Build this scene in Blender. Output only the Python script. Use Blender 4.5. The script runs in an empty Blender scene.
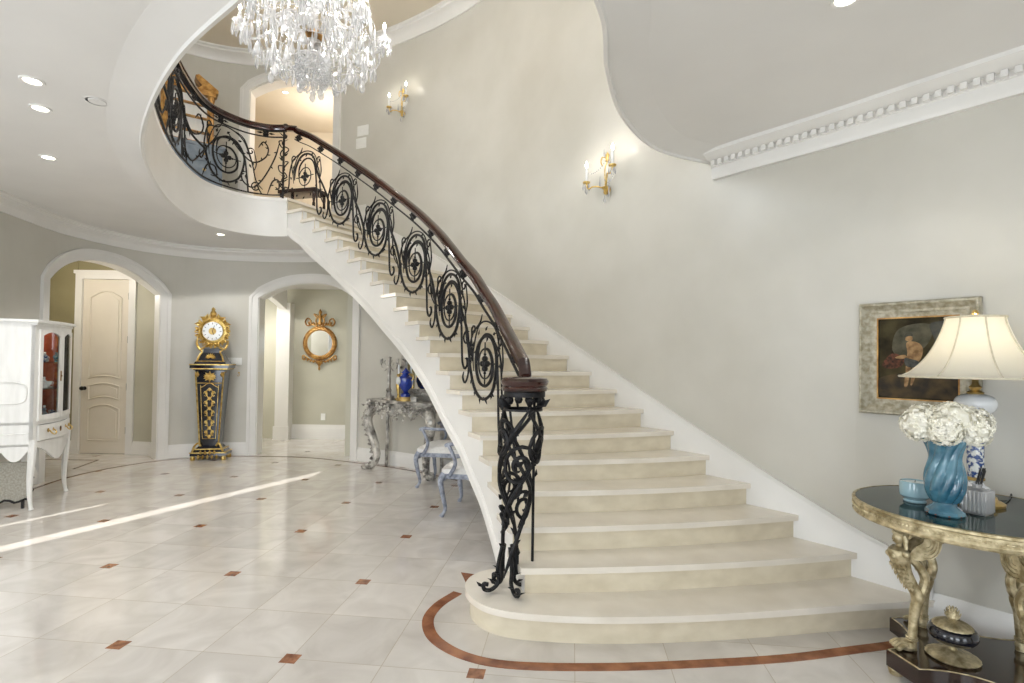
import bpy, bmesh, math, random
from mathutils import Vector, Matrix
from mathutils.geometry import tessellate_polygon
random.seed(7)
PI = math.pi
C = bpy.context.scene.collection
sc = bpy.context.scene
# ------------------------------------------------------------------ camera, world, light, exposure
FPX, EYE, HOR = 536.0, 1.463, 361.0
pitch, roll = math.radians(1.0), math.radians(0.8)
cam_d = bpy.data.cameras.new('camera'); cam = bpy.data.objects.new('camera', cam_d); C.objects.link(cam)
cam_d.sensor_width = 36; cam_d.sensor_fit = 'HORIZONTAL'; cam_d.lens = 36*FPX/1024
cam_d.shift_y = (HOR-FPX*math.tan(pitch)-341.5)/1024
cam.matrix_world = Matrix.Translation((0, 0, EYE)) @ Matrix.Rotation(PI/2+pitch, 4, 'X') @ Matrix.Rotation(roll, 4, 'Z')
cam_d.clip_start = 0.05
sc.camera = cam
sc.view_settings.view_transform = 'Standard'; sc.view_settings.look = 'None'
sc.view_settings.gamma = 1; sc.view_settings.use_curve_mapping = False
sc.view_settings.exposure = 0.12
w = bpy.data.worlds.new('world'); sc.world = w; w.use_nodes = True
w.node_tree.nodes['Background'].inputs[0].default_value = (0.85, 0.92, 1.0, 1)
w.node_tree.nodes['Background'].inputs[1].default_value = 1.0
def light(name, kind, loc, energy, color=(1, 1, 1), size=None, rot=None, target=None, sy=None, rad=None):
    d = bpy.data.lights.new(name, kind); d.energy = energy; d.color = color
    if kind == 'AREA':
        d.size = size
        if sy: d.shape = 'RECTANGLE'; d.size_y = sy
    if rad is not None and kind in ('POINT', 'SPOT'): d.shadow_soft_size = rad
    o = bpy.data.objects.new(name, d); C.objects.link(o); o.location = loc
    if target: o.rotation_euler = (Vector(target)-Vector(loc)).to_track_quat('-Z', 'Y').to_euler()
    if rot: o.rotation_euler = rot
    return o
s = light('sun', 'SUN', (0, 0, 8), 9.0, (1.0, 0.97, 0.92)); s.data.angle = math.radians(0.35)
s.rotation_euler = Vector((0.44, 0.898, -0.4224)).to_track_quat('-Z', 'Y').to_euler()
# added area lamps as daylight fill behind, beside and above the camera
for nm, loc, tg, sx, sy, e in (
    ('daylight_fill', (-2.9, -2.8, 1.5), (-2.5, 3, 1.3), 1.7, 2.5, 85),
    ('daylight_fill', (0.2, -2.8, 1.5), (0, 3, 1.4), 1.7, 2.5, 62),
    ('daylight_fill', (3.2, -2.8, 1.5), (1.5, 3, 1.4), 1.7, 2.5, 40),
    ('daylight_fill', (-1.2, -2.7, 4.8), (-0.8, 5, 4.2), 3.6, 1.8, 150),
    ('daylight_fill', (-4.8, 2.5, 4.55), (1, 2.4, 3.2), 1.1, 1.3, 60),  # upper window inferred from the glare on the curved wall
    ('daylight_fill', (-4.7, 0.6, 1.5), (0, 3.5, 1.3), 1.6, 2.4, 60)):
    light(nm, 'AREA', loc, e, (0.86, 0.93, 1.0), sx, target=tg, sy=sy)
light('hall_fill', 'AREA', (-5.1, 8.9, 2.0), 24, (1, 0.97, 0.9), 0.8, target=(-3.6, 9.3, 0.6), sy=1.2)  # added lamp that brightens the hall, no window there
sc.cycles.use_denoising = True
sc.cycles.max_bounces = 8; sc.cycles.diffuse_bounces = 5; sc.cycles.glossy_bounces = 4
sc.cycles.transparent_max_bounces = 24; sc.cycles.transmission_bounces = 6
sc.cycles.sample_clamp_indirect = 6; sc.cycles.caustics_reflective = False; sc.cycles.caustics_refractive = False

# ------------------------------------------------------------------ materials
def srgb(c):
    return tuple(((v/255)/12.92 if v/255 <= 0.04045 else (((v/255)+0.055)/1.055)**2.4) for v in c)+(1,)
class NT:
    def __init__(s, name):
        s.m = bpy.data.materials.new(name); s.m.use_nodes = True; s.t = s.m.node_tree; s.t.nodes.clear()
        s.out = s.n('ShaderNodeOutputMaterial'); s.b = s.n('ShaderNodeBsdfPrincipled')
        s.l(s.b.outputs[0], s.out.inputs[0])
    def n(s, k, **kw):
        x = s.t.nodes.new(k)
        for a, v in kw.items(): setattr(x, a, v)
        return x
    def l(s, a, b): s.t.links.new(a, b)
    def coord(s, scale=(1, 1, 1)):
        tc = s.n('ShaderNodeTexCoord'); mp = s.n('ShaderNodeMapping'); mp.inputs['Scale'].default_value = scale
        s.l(tc.outputs['Object'], mp.inputs[0]); return mp.outputs[0]
def noise_mat(name, c1, c2, scale=8, rough=.5, metal=0, bump=0, detail=4, stretch=(1, 1, 1), lo=.35, hi=.65, coat=0, bscale=None, spec=.5):
    t = NT(name); co = t.coord(stretch)
    nz = t.n('ShaderNodeTexNoise'); nz.inputs['Scale'].default_value = scale; nz.inputs['Detail'].default_value = detail
    t.l(co, nz.inputs['Vector']); r = t.n('ShaderNodeValToRGB')
    r.color_ramp.elements[0].position = lo; r.color_ramp.elements[1].position = hi
    r.color_ramp.elements[0].color = srgb(c1); r.color_ramp.elements[1].color = srgb(c2)
    t.l(nz.outputs[0], r.inputs[0]); t.l(r.outputs[0], t.b.inputs['Base Color'])
    t.b.inputs['Roughness'].default_value = rough; t.b.inputs['Metallic'].default_value = metal
    t.b.inputs['Coat Weight'].default_value = coat; t.b.inputs['Coat Roughness'].default_value = .08
    t.b.inputs['Specular IOR Level'].default_value = spec
    if bump:
        nb = t.n('ShaderNodeTexNoise'); nb.inputs['Scale'].default_value = bscale or scale*2; nb.inputs['Detail'].default_value = 5
        t.l(co, nb.inputs['Vector']); bp = t.n('ShaderNodeBump'); bp.inputs['Strength'].default_value = bump; bp.inputs['Distance'].default_value = .01
        t.l(nb.outputs[0], bp.inputs['Height']); t.l(bp.outputs[0], t.b.inputs['Normal'])
    return t.m
M = {}
M['plaster'] = noise_mat('plaster', (198, 195, 185), (206, 203, 194), 1.6, .3, bump=.06, bscale=3)
M['plaster_hall'] = noise_mat('plaster_hall', (186, 183, 166), (194, 191, 174), 2, .5, bump=.03)
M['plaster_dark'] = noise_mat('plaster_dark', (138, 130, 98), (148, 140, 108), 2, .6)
M['plaster_upper'] = noise_mat('plaster_upper', (218, 208, 190), (224, 214, 196), 2, .6)
M['ceiling'] = noise_mat('ceiling_paint', (224, 222, 219), (228, 226, 223), 2, .5)
M['trim'] = noise_mat('trim_paint', (226, 224, 220), (231, 229, 225), 3, .3)
M['door'] = noise_mat('door_paint', (222, 214, 200), (226, 218, 204), 3, .35)
M['riser'] = noise_mat('riser_marble', (208, 197, 174), (224, 214, 192), 7, .22, stretch=(1, 1, 1.6), detail=8, lo=.3, hi=.7)
M['tread'] = noise_mat('tread_marble', (222, 214, 200), (236, 229, 217), 4, .16, detail=8, lo=.3, hi=.7)
M['inlay'] = noise_mat('brown_marble', (112, 62, 38), (168, 112, 76), 9, .15, detail=8, lo=.3, hi=.7)
M['inlay_line'] = noise_mat('dark_brown_marble', (92, 56, 38), (124, 84, 58), 9, .2)
M['iron'] = noise_mat('wrought_iron', (22, 22, 24), (48, 47, 48), 30, .5, .6, bump=.2)
M['mahogany'] = noise_mat('mahogany', (28, 9, 6), (62, 20, 12), 6, .15, stretch=(1, 1, 8), coat=.6)
M['darkwood'] = noise_mat('dark_wood', (28, 15, 10), (48, 26, 16), 6, .15, coat=.6)
M['antique_white'] = noise_mat('antique_white', (222, 221, 217), (236, 235, 232), 4, .35, stretch=(5, 5, 1), lo=.25, hi=.75)
M['velvet'] = noise_mat('red_velvet', (132, 50, 20), (164, 72, 32), 12, .9)
M['gold'] = noise_mat('gilt', (190, 152, 74), (236, 208, 134), 22, .3, .9, bump=.3)
M['goldwood'] = noise_mat('gilt_wood', (140, 96, 46), (206, 160, 92), 14, .4, .5, bump=.3)
M['palegold'] = noise_mat('pale_gilt', (150, 134, 98), (220, 206, 170), 26, .42, .6, bump=.35)
M['ebony'] = noise_mat('ebony', (10, 12, 22), (22, 24, 36), 10, .12, coat=.7)
M['silver'] = noise_mat('silver_leaf', (118, 114, 108), (222, 218, 210), 11, .42, .3, bump=.6, bscale=30)
M['greywood'] = noise_mat('grey_blue_wood', (122, 128, 142), (172, 178, 192), 22, .4, bump=.15)
M['cushion'] = noise_mat('cream_fabric', (232, 230, 226), (240, 238, 234), 30, .85, bump=.1)
M['linen'] = noise_mat('grey_linen', (150, 146, 136), (176, 172, 160), 60, .9)
M['green_marble'] = noise_mat('green_marble', (12, 28, 25), (52, 80, 70), 9, .1, detail=10, lo=.42, hi=.75, spec=.2)
M['teal'] = noise_mat('teal_glaze', (40, 92, 116), (92, 142, 160), 5, .08, stretch=(1, 1, 2), coat=.8, bump=.05)
M['petal'] = noise_mat('white_petal', (240, 236, 218), (250, 247, 236), 30, .7)
M['pistil'] = noise_mat('green_petal', (196, 198, 150), (214, 214, 172), 30, .7)
M['wax'] = noise_mat('pale_wax', (226, 238, 240), (236, 245, 246), 10, .5)
M['porcelain'] = noise_mat('porcelain', (236, 238, 240), (246, 247, 247), 6, .1, coat=.6)
M['cobalt'] = noise_mat('cobalt_glaze', (18, 38, 130), (40, 72, 176), 12, .08, coat=.8)
M['bluewhite'] = noise_mat('blue_white_glaze', (40, 70, 130), (226, 228, 224), 55, .15, lo=.45, hi=.55, coat=.6)
M['black'] = noise_mat('black_paint', (14, 14, 14), (24, 24, 24), 10, .35)
M['bluegrey'] = noise_mat('blue_grey_paint', (112, 124, 138), (136, 148, 160), 8, .4)
M['brass'] = noise_mat('brass', (184, 152, 88), (222, 192, 126), 12, .35, .7)
M['plastic'] = noise_mat('white_plastic', (236, 236, 232), (240, 240, 236), 10, .35)
M['bronze'] = noise_mat('bronze', (106, 76, 40), (160, 122, 70), 16, .35, .8)
M['distress'] = noise_mat('distressed_silver_paint', (146, 138, 114), (190, 184, 166), 34, .4, .15, bump=.4, stretch=(1, 1, 1), detail=8)
def emis(name, col, st):
    t = NT(name); t.t.nodes.remove(t.b); e = t.n('ShaderNodeEmission'); e.inputs[0].default_value = srgb(col); e.inputs[1].default_value = st
    t.l(e.outputs[0], t.out.inputs[0]); return t.m
M['bulb'] = emis('bulb_glow', (255, 246, 230), 12); M['downlight'] = emis('downlight_glow', (255, 246, 230), 9)
def glass(name, col, mixv=.35, rough=.03):
    t = NT(name); t.t.nodes.remove(t.b)
    tr = t.n('ShaderNodeBsdfTransparent'); tr.inputs[0].default_value = srgb(col)
    gl = t.n('ShaderNodeBsdfGlossy'); gl.inputs['Roughness'].default_value = rough
    fr = t.n('ShaderNodeLayerWeight'); fr.inputs[0].default_value = mixv
    mx = t.n('ShaderNodeMixShader'); t.l(fr.outputs['Fresnel'], mx.inputs[0]); t.l(tr.outputs[0], mx.inputs[1]); t.l(gl.outputs[0], mx.inputs[2])
    t.l(mx.outputs[0], t.out.inputs[0]); return t.m
M['glass'] = glass('clear_glass', (246, 250, 250), .08)
M['blueglass'] = noise_mat('pale_blue_glass', (150, 184, 196), (170, 202, 212), 6, .08, coat=.8)
def crystal():
    t = NT('cut_crystal'); t.t.nodes.remove(t.b)
    tr = t.n('ShaderNodeBsdfTransparent'); tr.inputs[0].default_value = (.96, .97, .98, 1)
    gl = t.n('ShaderNodeBsdfGlossy'); gl.inputs['Roughness'].default_value = .08
    tl = t.n('ShaderNodeBsdfTranslucent'); tl.inputs[0].default_value = (.97, .97, .98, 1)
    df = t.n('ShaderNodeBsdfDiffuse'); df.inputs[0].default_value = (.95, .95, .97, 1)
    m0 = t.n('ShaderNodeMixShader'); m0.inputs[0].default_value = .5; t.l(tl.outputs[0], m0.inputs[1]); t.l(df.outputs[0], m0.inputs[2])
    m1 = t.n('ShaderNodeMixShader'); m1.inputs[0].default_value = .42; t.l(m0.outputs[0], m1.inputs[1]); t.l(gl.outputs[0], m1.inputs[2])
    m2 = t.n('ShaderNodeMixShader'); m2.inputs[0].default_value = .5; t.l(tr.outputs[0], m2.inputs[1]); t.l(m1.outputs[0], m2.inputs[2])
    t.l(m2.outputs[0], t.out.inputs[0]); return t.m
M['crystal'] = crystal()
def mirror_mat():
    t = NT('mirror_glass'); t.b.inputs['Base Color'].default_value = (.9, .92, .92, 1); t.b.inputs['Metallic'].default_value = 1; t.b.inputs['Roughness'].default_value = .03
    return t.m
M['mirror'] = mirror_mat()
def shade_mat():
    t = NT('lamp_shade_silk'); t.t.nodes.remove(t.b)
    tl = t.n('ShaderNodeBsdfTranslucent'); tl.inputs[0].default_value = srgb((252, 248, 236))
    df = t.n('ShaderNodeBsdfDiffuse'); df.inputs[0].default_value = srgb((248, 244, 232))
    m = t.n('ShaderNodeMixShader'); m.inputs[0].default_value = .5; t.l(tl.outputs[0], m.inputs[1]); t.l(df.outputs[0], m.inputs[2]); t.l(m.outputs[0], t.out.inputs[0]); return t.m
M['shade'] = shade_mat()
def floor_mat():
    t = NT('floor_marble'); tc = t.n('ShaderNodeTexCoord'); mp = t.n('ShaderNodeMapping', vector_type='TEXTURE')
    mp.inputs['Location'].default_value = (-1.969, 2.737, 0); mp.inputs['Rotation'].default_value = (0, 0, -0.112); mp.inputs['Scale'].default_value = (.4585, .4585, 1)
    t.l(tc.outputs['Object'], mp.inputs[0]); sp = t.n('ShaderNodeSeparateXYZ'); t.l(mp.outputs[0], sp.inputs[0])
    def mth(op, a, b=None, c=None):
        n = t.n('ShaderNodeMath', operation=op)
        for i, v in enumerate((a, b, c)):
            if v is None: continue
            if isinstance(v, (int, float)): n.inputs[i].default_value = v
            else: t.l(v, n.inputs[i])
        return n.outputs[0]
    fx = mth('FLOOR', sp.outputs[0]); fy = mth('FLOOR', sp.outputs[1])
    cb = t.n('ShaderNodeCombineXYZ'); t.l(fx, cb.inputs[0]); t.l(fy, cb.inputs[1])
    wn = t.n('ShaderNodeTexWhiteNoise'); t.l(cb.outputs[0], wn.inputs[0])
    def dist(o, period):   # distance to the nearest multiple of period
        return mth('ABSOLUTE', mth('SUBTRACT', mth('PINGPONG', mth('ADD', o, 1000*period), period/2), 0))
    dx, dy = dist(sp.outputs[0], 1), dist(sp.outputs[1], 1)
    joint = mth('LESS_THAN', mth('MINIMUM', dx, dy), .0045)
    ix, iy = dist(sp.outputs[0], 2), dist(sp.outputs[1], 2)
    inset = mth('LESS_THAN', mth('MAXIMUM', ix, iy), .088)
    nz = t.n('ShaderNodeTexNoise'); nz.inputs['Scale'].default_value = 3.2; nz.inputs['Detail'].default_value = 9; nz.inputs['Distortion'].default_value = 1.2
    vadd = t.n('ShaderNodeVectorMath', operation='ADD'); t.l(tc.outputs['Object'], vadd.inputs[0])
    vs = t.n('ShaderNodeVectorMath', operation='SCALE'); vs.inputs['Scale'].default_value = 9; t.l(wn.outputs['Color'], vs.inputs[0]); t.l(vs.outputs[0], vadd.inputs[1]); t.l(vadd.outputs[0], nz.inputs['Vector'])
    r = t.n('ShaderNodeValToRGB'); r.color_ramp.elements[0].position = .3; r.color_ramp.elements[1].position = .68
    r.color_ramp.elements[0].color = srgb((200, 194, 187)); r.color_ramp.elements[1].color = srgb((220, 215, 209)); t.l(nz.outputs[0], r.inputs[0])
    hv = t.n('ShaderNodeHueSaturation'); t.l(r.outputs[0], hv.inputs['Color']); t.l(mth('MULTIPLY_ADD', wn.outputs['Value'], .10, .94), hv.inputs['Value'])
    def mix(f, a, b):
        m = t.n('ShaderNodeMix', data_type='RGBA'); t.l(f, m.inputs[0])
        for i, v in ((6, a), (7, b)):
            if isinstance(v, tuple): m.inputs[i].default_value = v
            else: t.l(v, m.inputs[i])
        return m.outputs[2]
    c1 = mix(joint, hv.outputs[0], srgb((184, 174, 158)))
    nb = t.n('ShaderNodeTexNoise'); nb.inputs['Scale'].default_value = 25; nb.inputs['Detail'].default_value = 6; t.l(tc.outputs['Object'], nb.inputs['Vector'])
    rb = t.n('ShaderNodeValToRGB'); rb.color_ramp.elements[0].position = .3; rb.color_ramp.elements[1].position = .7
    rb.color_ramp.elements[0].color = srgb((112, 66, 42)); rb.color_ramp.elements[1].color = srgb((172, 118, 84)); t.l(nb.outputs[0], rb.inputs[0])
    c2 = mix(inset, c1, rb.outputs[0]); t.l(c2, t.b.inputs['Base Color'])
    t.b.inputs['Roughness'].default_value = .11; t.b.inputs['Coat Weight'].default_value = .3; t.b.inputs['Coat Roughness'].default_value = .04
    return t.m
M['floor'] = floor_mat()

# ------------------------------------------------------------------ helpers
class MB:
    def __init__(s): s.v = []; s.f = []; s.mi = []; s.cur = 0
    def add(s, vs, fs):
        o = len(s.v); s.v += [tuple(v) for v in vs]
        for f in fs: s.f.append(tuple(i+o for i in f)); s.mi.append(s.cur)
        return s
    def box(s, a, b, rot=0, org=None):
        x0, y0, z0 = a; x1, y1, z1 = b
        vs = [(x0, y0, z0), (x1, y0, z0), (x1, y1, z0), (x0, y1, z0), (x0, y0, z1), (x1, y0, z1), (x1, y1, z1), (x0, y1, z1)]
        return s.add(vs, [(0, 3, 2, 1), (4, 5, 6, 7), (0, 1, 5, 4), (1, 2, 6, 5), (2, 3, 7, 6), (3, 0, 4, 7)])
    def prism(s, poly, z0, z1):      # poly: list of (x,y); CCW
        n = len(poly); vs = [(p[0], p[1], z0) for p in poly]+[(p[0], p[1], z1) for p in poly]
        tri = tessellate_polygon([[Vector((p[0], p[1], 0)) for p in poly]])
        fs = []
        for t in tri:
            a, b, c = t
            ar = (poly[b][0]-poly[a][0])*(poly[c][1]-poly[a][1])-(poly[b][1]-poly[a][1])*(poly[c][0]-poly[a][0])
            if ar < 0: a, c = c, a
            fs.append((a+n, b+n, c+n)); fs.append((c, b, a))
        for i in range(n):
            j = (i+1) % n; fs.append((i, j, j+n, i+n))
        return s.add(vs, fs)
    def slab(s, outline, depth, org, ex, ey, en):   # outline in the plane (ex,ey) at org, extruded along en
        n = len(outline); org, ex, ey, en = map(Vector, (org, ex, ey, en))
        P = [org+ex*p[0]+ey*p[1] for p in outline]
        tri = tessellate_polygon([[Vector((p[0], p[1], 0)) for p in outline]])
        fs = []
        for a, b, c in tri: fs.append((a+n, b+n, c+n)); fs.append((c, b, a))
        for i in range(n): j = (i+1) % n; fs.append((i, j, j+n, i+n))
        return s.add(P+[p+en*depth for p in P], fs)
    def tube(s, pts, r, seg=6, cap=True, flat=1.0):
        pts = [Vector(p) for p in pts]; n = len(pts)
        if n < 2: return s
        rs = r if isinstance(r, (list, tuple)) else [r]*n
        T = []
        for i in range(n):
            t = pts[min(i+1, n-1)]-pts[max(i-1, 0)]
            T.append(t.normalized() if t.length > 1e-9 else Vector((0, 0, 1)))
        up = Vector((0, 0, 1)) if abs(T[0].z) < .9 else Vector((1, 0, 0))
        nx = T[0].cross(up).normalized(); vs = []
        for i in range(n):
            nx = (nx-T[i]*nx.dot(T[i])); nx = nx.normalized() if nx.length > 1e-6 else T[i].orthogonal().normalized()
            ny = T[i].cross(nx)
            for k in range(seg):
                a = 2*PI*k/seg; vs.append(pts[i]+nx*math.cos(a)*rs[i]+ny*math.sin(a)*rs[i]*flat)
        fs = [(i*seg+k, i*seg+(k+1) % seg, (i+1)*seg+(k+1) % seg, (i+1)*seg+k) for i in range(n-1) for k in range(seg)]
        if cap: fs.append(tuple(range(seg-1, -1, -1))); fs.append(tuple((n-1)*seg+k for k in range(seg)))
        return s.add(vs, fs)
    def lathe(s, prof, org=(0, 0, 0), seg=24, sx=1, sy=1, axis=None, twist=None, flute=None):
        vs = []; n = len(prof); org = Vector(org)
        if axis is not None: q = Vector((0, 0, 1)).rotation_difference(Vector(axis).normalized())
        for i, (r, z) in enumerate(prof):
            for k in range(seg):
                a = 2*PI*k/seg; rr = r
                if flute: rr = r*(1+flute(i/(n-1), a))
                v = Vector((rr*math.cos(a)*sx, rr*math.sin(a)*sy, z))
                if axis is not None: v = q @ v
                vs.append(org+v)
        fs = [(i*seg+k, i*seg+(k+1) % seg, (i+1)*seg+(k+1) % seg, (i+1)*seg+k) for i in range(n-1) for k in range(seg)]
        if prof[0][0] > 1e-6: fs.append(tuple(range(seg-1, -1, -1)))
        if prof[-1][0] > 1e-6: fs.append(tuple((n-1)*seg+k for k in range(seg)))
        return s.add(vs, fs)
    def ball(s, c, r, seg=8, sx=1, sy=1, sz=1, axis=None):
        n = max(4, seg//2+1)
        return s.lathe([(r*math.sin(PI*i/n), -r*sz*math.cos(PI*i/n)) for i in range(n+1)], c, seg, sx, sy, axis)
    def leaf(s, c, d, nrm, L, W, th=.004):      # pointed leaf from c along d
        c, d, nrm = Vector(c), Vector(d).normalized(), Vector(nrm).normalized(); w_ = d.cross(nrm).normalized()
        a, b = c+d*L*.4+w_*W/2, c+d*L*.4-w_*W/2; t = c+d*L
        m = c+d*L*.35+nrm*th*1.6; m2 = c+d*L*.35-nrm*th
        return s.add([c, a, t, b, m, m2], [(0, 4, 1), (1, 4, 2), (2, 4, 3), (3, 4, 0), (0, 1, 5), (1, 2, 5), (2, 3, 5), (3, 0, 5)])
    def sweep(s, path, prof, closed=False, caps=True):   # prof (a,b): a = horizontally to the right of travel, b = up
        P = [Vector(p) for p in path]; n = len(P); m = len(prof); vs = []
        for i in range(n):
            if closed: t = P[(i+1) % n]-P[(i-1) % n]
            else: t = P[min(i+1, n-1)]-P[max(i-1, 0)]
            t.z = 0; t.normalize(); rt = Vector((t.y, -t.x, 0))
            for a, b in prof: vs.append(P[i]+rt*a+Vector((0, 0, b)))
        fs = []
        for i in range(n if closed else n-1):
            j = (i+1) % n
            for k in range(m):
                l = (k+1) % m; fs.append((i*m+k, j*m+k, j*m+l, i*m+l))
        if caps and not closed: fs.append(tuple(range(m))); fs.append(tuple((n-1)*m+k for k in range(m-1, -1, -1)))
        return s.add(vs, fs)
    def build(s, name, mat, parent=None, smooth=True, ang=35):
        me = bpy.data.meshes.new(name); me.from_pydata([tuple(v) for v in s.v], [], s.f)
        mats = mat if isinstance(mat, (list, tuple)) else [mat]
        for m in mats: me.materials.append(m)
        if len(mats) > 1: me.polygons.foreach_set('material_index', s.mi)
        bm = bmesh.new(); bm.from_mesh(me); bmesh.ops.recalc_face_normals(bm, faces=bm.faces)
        if smooth:
            lim = math.radians(ang)
            for f in bm.faces: f.smooth = True
            for e in bm.edges:
                if len(e.link_faces) != 2 or e.calc_face_angle(0) > lim: e.smooth = False
        bm.to_mesh(me); bm.free()
        o = bpy.data.objects.new(name, me); C.objects.link(o)
        if parent: o.parent = parent
        return o
def tag(o, label, cat, group=None, kind=None):
    o['label'] = label; o['category'] = cat
    if group: o['group'] = group
    if kind: o['kind'] = kind
    return o
def thing(name, label, cat, loc=(0, 0, 0), rz=0, group=None):
    o = bpy.data.objects.new(name, None); C.objects.link(o); o.location = loc; o.rotation_euler = (0, 0, rz); o.empty_display_size = .1
    return tag(o, label, cat, group)
def struct(name, mb, mat, **kw):
    o = mb.build(name, mat, **kw); o['kind'] = 'structure'; return o
def copy_tree(o, parent=None):
    c = o.copy(); C.objects.link(c); c.parent = parent
    for ch in list(o.children): copy_tree(ch, c)
    return c
def crom(P, n=8, closed=False):     # Catmull-Rom through points of any dimension
    P = [tuple(p) for p in P]; N = len(P); out = []
    for i in range(N if closed else N-1):
        if closed: a, b, c, d = P[(i-1) % N], P[i], P[(i+1) % N], P[(i+2) % N]
        else: a, b, c, d = P[max(i-1, 0)], P[i], P[i+1], P[min(i+2, N-1)]
        for j in range(n):
            t = j/n
            out.append(tuple(.5*((2*b[k])+(-a[k]+c[k])*t+(2*a[k]-5*b[k]+4*c[k]-d[k])*t*t+(-a[k]+3*b[k]-3*c[k]+d[k])*t**3) for k in range(len(b))))
    if not closed: out.append(P[-1])
    return out
class Path:      # plan path by arc length
    def __init__(s, pts):
        s.p = [Vector((q[0], q[1])) for q in pts]; s.s = [0]
        for i in range(1, len(s.p)): s.s.append(s.s[-1]+(s.p[i]-s.p[i-1]).length)
        s.L = s.s[-1]
    def idx(s, t):
        t = min(max(t, 0), s.L); lo, hi = 0, len(s.s)-1
        while hi-lo > 1:
            m = (lo+hi)//2
            if s.s[m] <= t: lo = m
            else: hi = m
        return lo, (t-s.s[lo])/max(s.s[hi]-s.s[lo], 1e-9)
    def at(s, t):
        i, f = s.idx(t); return s.p[i].lerp(s.p[i+1], f)
    def right(s, t):
        d = s.at(min(t+.03, s.L))-s.at(max(t-.03, 0)); d.normalize(); return Vector((d.y, -d.x))
    def off(s, t, a, z): p = s.at(t)+s.right(t)*a; return Vector((p.x, p.y, z))
    def near(s, q):
        q = Vector(q); b = min(range(len(s.p)), key=lambda i: (s.p[i]-q).length); return s.s[b]
    def bearing(s, px, lo=0, hi=1e9):      # arc length where the sight line through image column px meets the wall
        t = (px-512)/FPX; best = min((abs(p.x/p.y-t), s.s[i]) for i, p in enumerate(s.p) if p.y > .3 and lo <= s.s[i] <= hi); return best[1]

RZ = .1524            # riser height
F2 = 23*RZ            # upper floor
ZC = 3.07             # lower ceiling
ZU = 6.06             # upper ceiling
# outer (wall side) and inner riser points of the 23 risers
WO = {1: (2.4, 3.05), 2: (2.16, 3.37), 3: (1.94, 3.64), 4: (1.73, 3.89), 5: (1.53, 4.15), 6: (1.33, 4.4), 7: (1.14, 4.64), 8: (.957, 4.87), 9: (.76, 5.11), 10: (.57, 5.35),
      11: (.38, 5.59), 12: (.19, 5.83), 13: (0, 6.06), 14: (-.2, 6.29), 15: (-.42, 6.51), 16: (-.63, 6.72), 17: (-.87, 6.92), 18: (-1.1, 7.1), 19: (-1.35, 7.27), 20: (-1.6, 7.43), 21: (-1.87, 7.57), 22: (-2.13, 7.7), 23: (-2.4, 7.82)}
RI = {1: (.12, 2.82), 2: (.09, 3.05), 3: (.02, 3.29), 4: (-.055, 3.55), 5: (-.13, 3.795), 6: (-.205, 3.967), 7: (-.301, 4.142), 8: (-.395, 4.321), 9: (-.517, 4.502), 10: (-.63, 4.684), 11: (-.745, 4.868), 12: (-.876, 5.052),
      13: (-1.019, 5.235), 14: (-1.178, 5.416), 15: (-1.347, 5.596), 16: (-1.513, 5.772), 17: (-1.688, 5.945), 18: (-1.872, 6.114), 19: (-2.056, 6.278), 20: (-2.249, 6.437), 21: (-2.454, 6.591), 22: (-2.666, 6.74), 23: (-2.916, 6.884)}
wall_ctrl = [(-4.95, 3.7), (-5.0, 4.4), (-5.12, 5.0), (-5.28, 5.7), (-5.4, 6.4), (-5.3, 7.05), (-5.0, 7.6), (-4.5, 7.93), (-3.9, 8.07), (-3.2, 8.07), (-2.75, 7.97)] + \
            [WO[k] for k in range(23, 0, -1)]+[(3.2, 2.05), (4.0, 1.05), (4.6, .3)]
WP = Path(crom(wall_ctrl, 10))
void_ctrl = [(-2.916, 6.884), (-3.2, 6.87), (-3.48, 6.67), (-3.66, 6.2), (-3.5, 5.43), (-3.17, 4.65), (-2.79, 3.97), (-2.32, 3.36), (-1.8, 2.8), (-1.34, 2.41), (-.8, 2.02), (-.3, 1.85), (.15, 1.97), (.39, 2.38), (.5, 2.85), (.7, 3.4), (1.05, 3.9), (1.52, 4.15)]
VP = crom(void_ctrl, 8)

# ------------------------------------------------------------------ the room
def wall_mesh(path, z0, z1, openings=(), th=.2, s0=0, s1=None, step=.1):
    s1 = path.L if s1 is None else s1
    S = [s0+(s1-s0)*i/int((s1-s0)/step) for i in range(int((s1-s0)/step)+1)]
    for o in openings: S = [x for x in S if min(abs(x-o[0]), abs(x-o[1])) > .02]+[o[0], o[1]]
    S.sort(); mb = MB()
    def ivals(sa, sb):
        m = (sa+sb)/2; iv = [(lambda x: z0, None, lambda x: z1)]
        cuts = [o for o in openings if o[0]-1e-6 < m < o[1]+1e-6]
        cuts.sort(key=lambda o: o[2]); res = []; lo = lambda x: z0
        for o in cuts:
            res.append((lo, lambda x, o=o: o[2])); lo = o[3]
        res.append((lo, lambda x: z1)); return [r for r in res if r[1](m)-r[0](m) > .001]
    for i in range(len(S)-1):
        a, b = S[i], S[i+1]; ea, eb = a+1e-5, b-1e-5
        for lo, hi in ivals(a, b):
            A = [path.off(a, 0, lo(ea)), path.off(b, 0, lo(eb)), path.off(b, 0, hi(eb)), path.off(a, 0, hi(ea))]
            B = [path.off(a, -th, lo(ea)), path.off(b, -th, lo(eb)), path.off(b, -th, hi(eb)), path.off(a, -th, hi(ea))]
            mb.add(A+B, [(0, 1, 2, 3), (7, 6, 5, 4), (0, 4, 5, 1), (3, 2, 6, 7)]+([(0, 3, 7, 4)] if any(abs(a-o[0]) < 1e-6 or abs(a-o[1]) < 1e-6 for o in openings) or i == 0 else [])+([(1, 5, 6, 2)] if any(abs(b-o[0]) < 1e-6 or abs(b-o[1]) < 1e-6 for o in openings) or i == len(S)-2 else []))
    return mb
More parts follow.
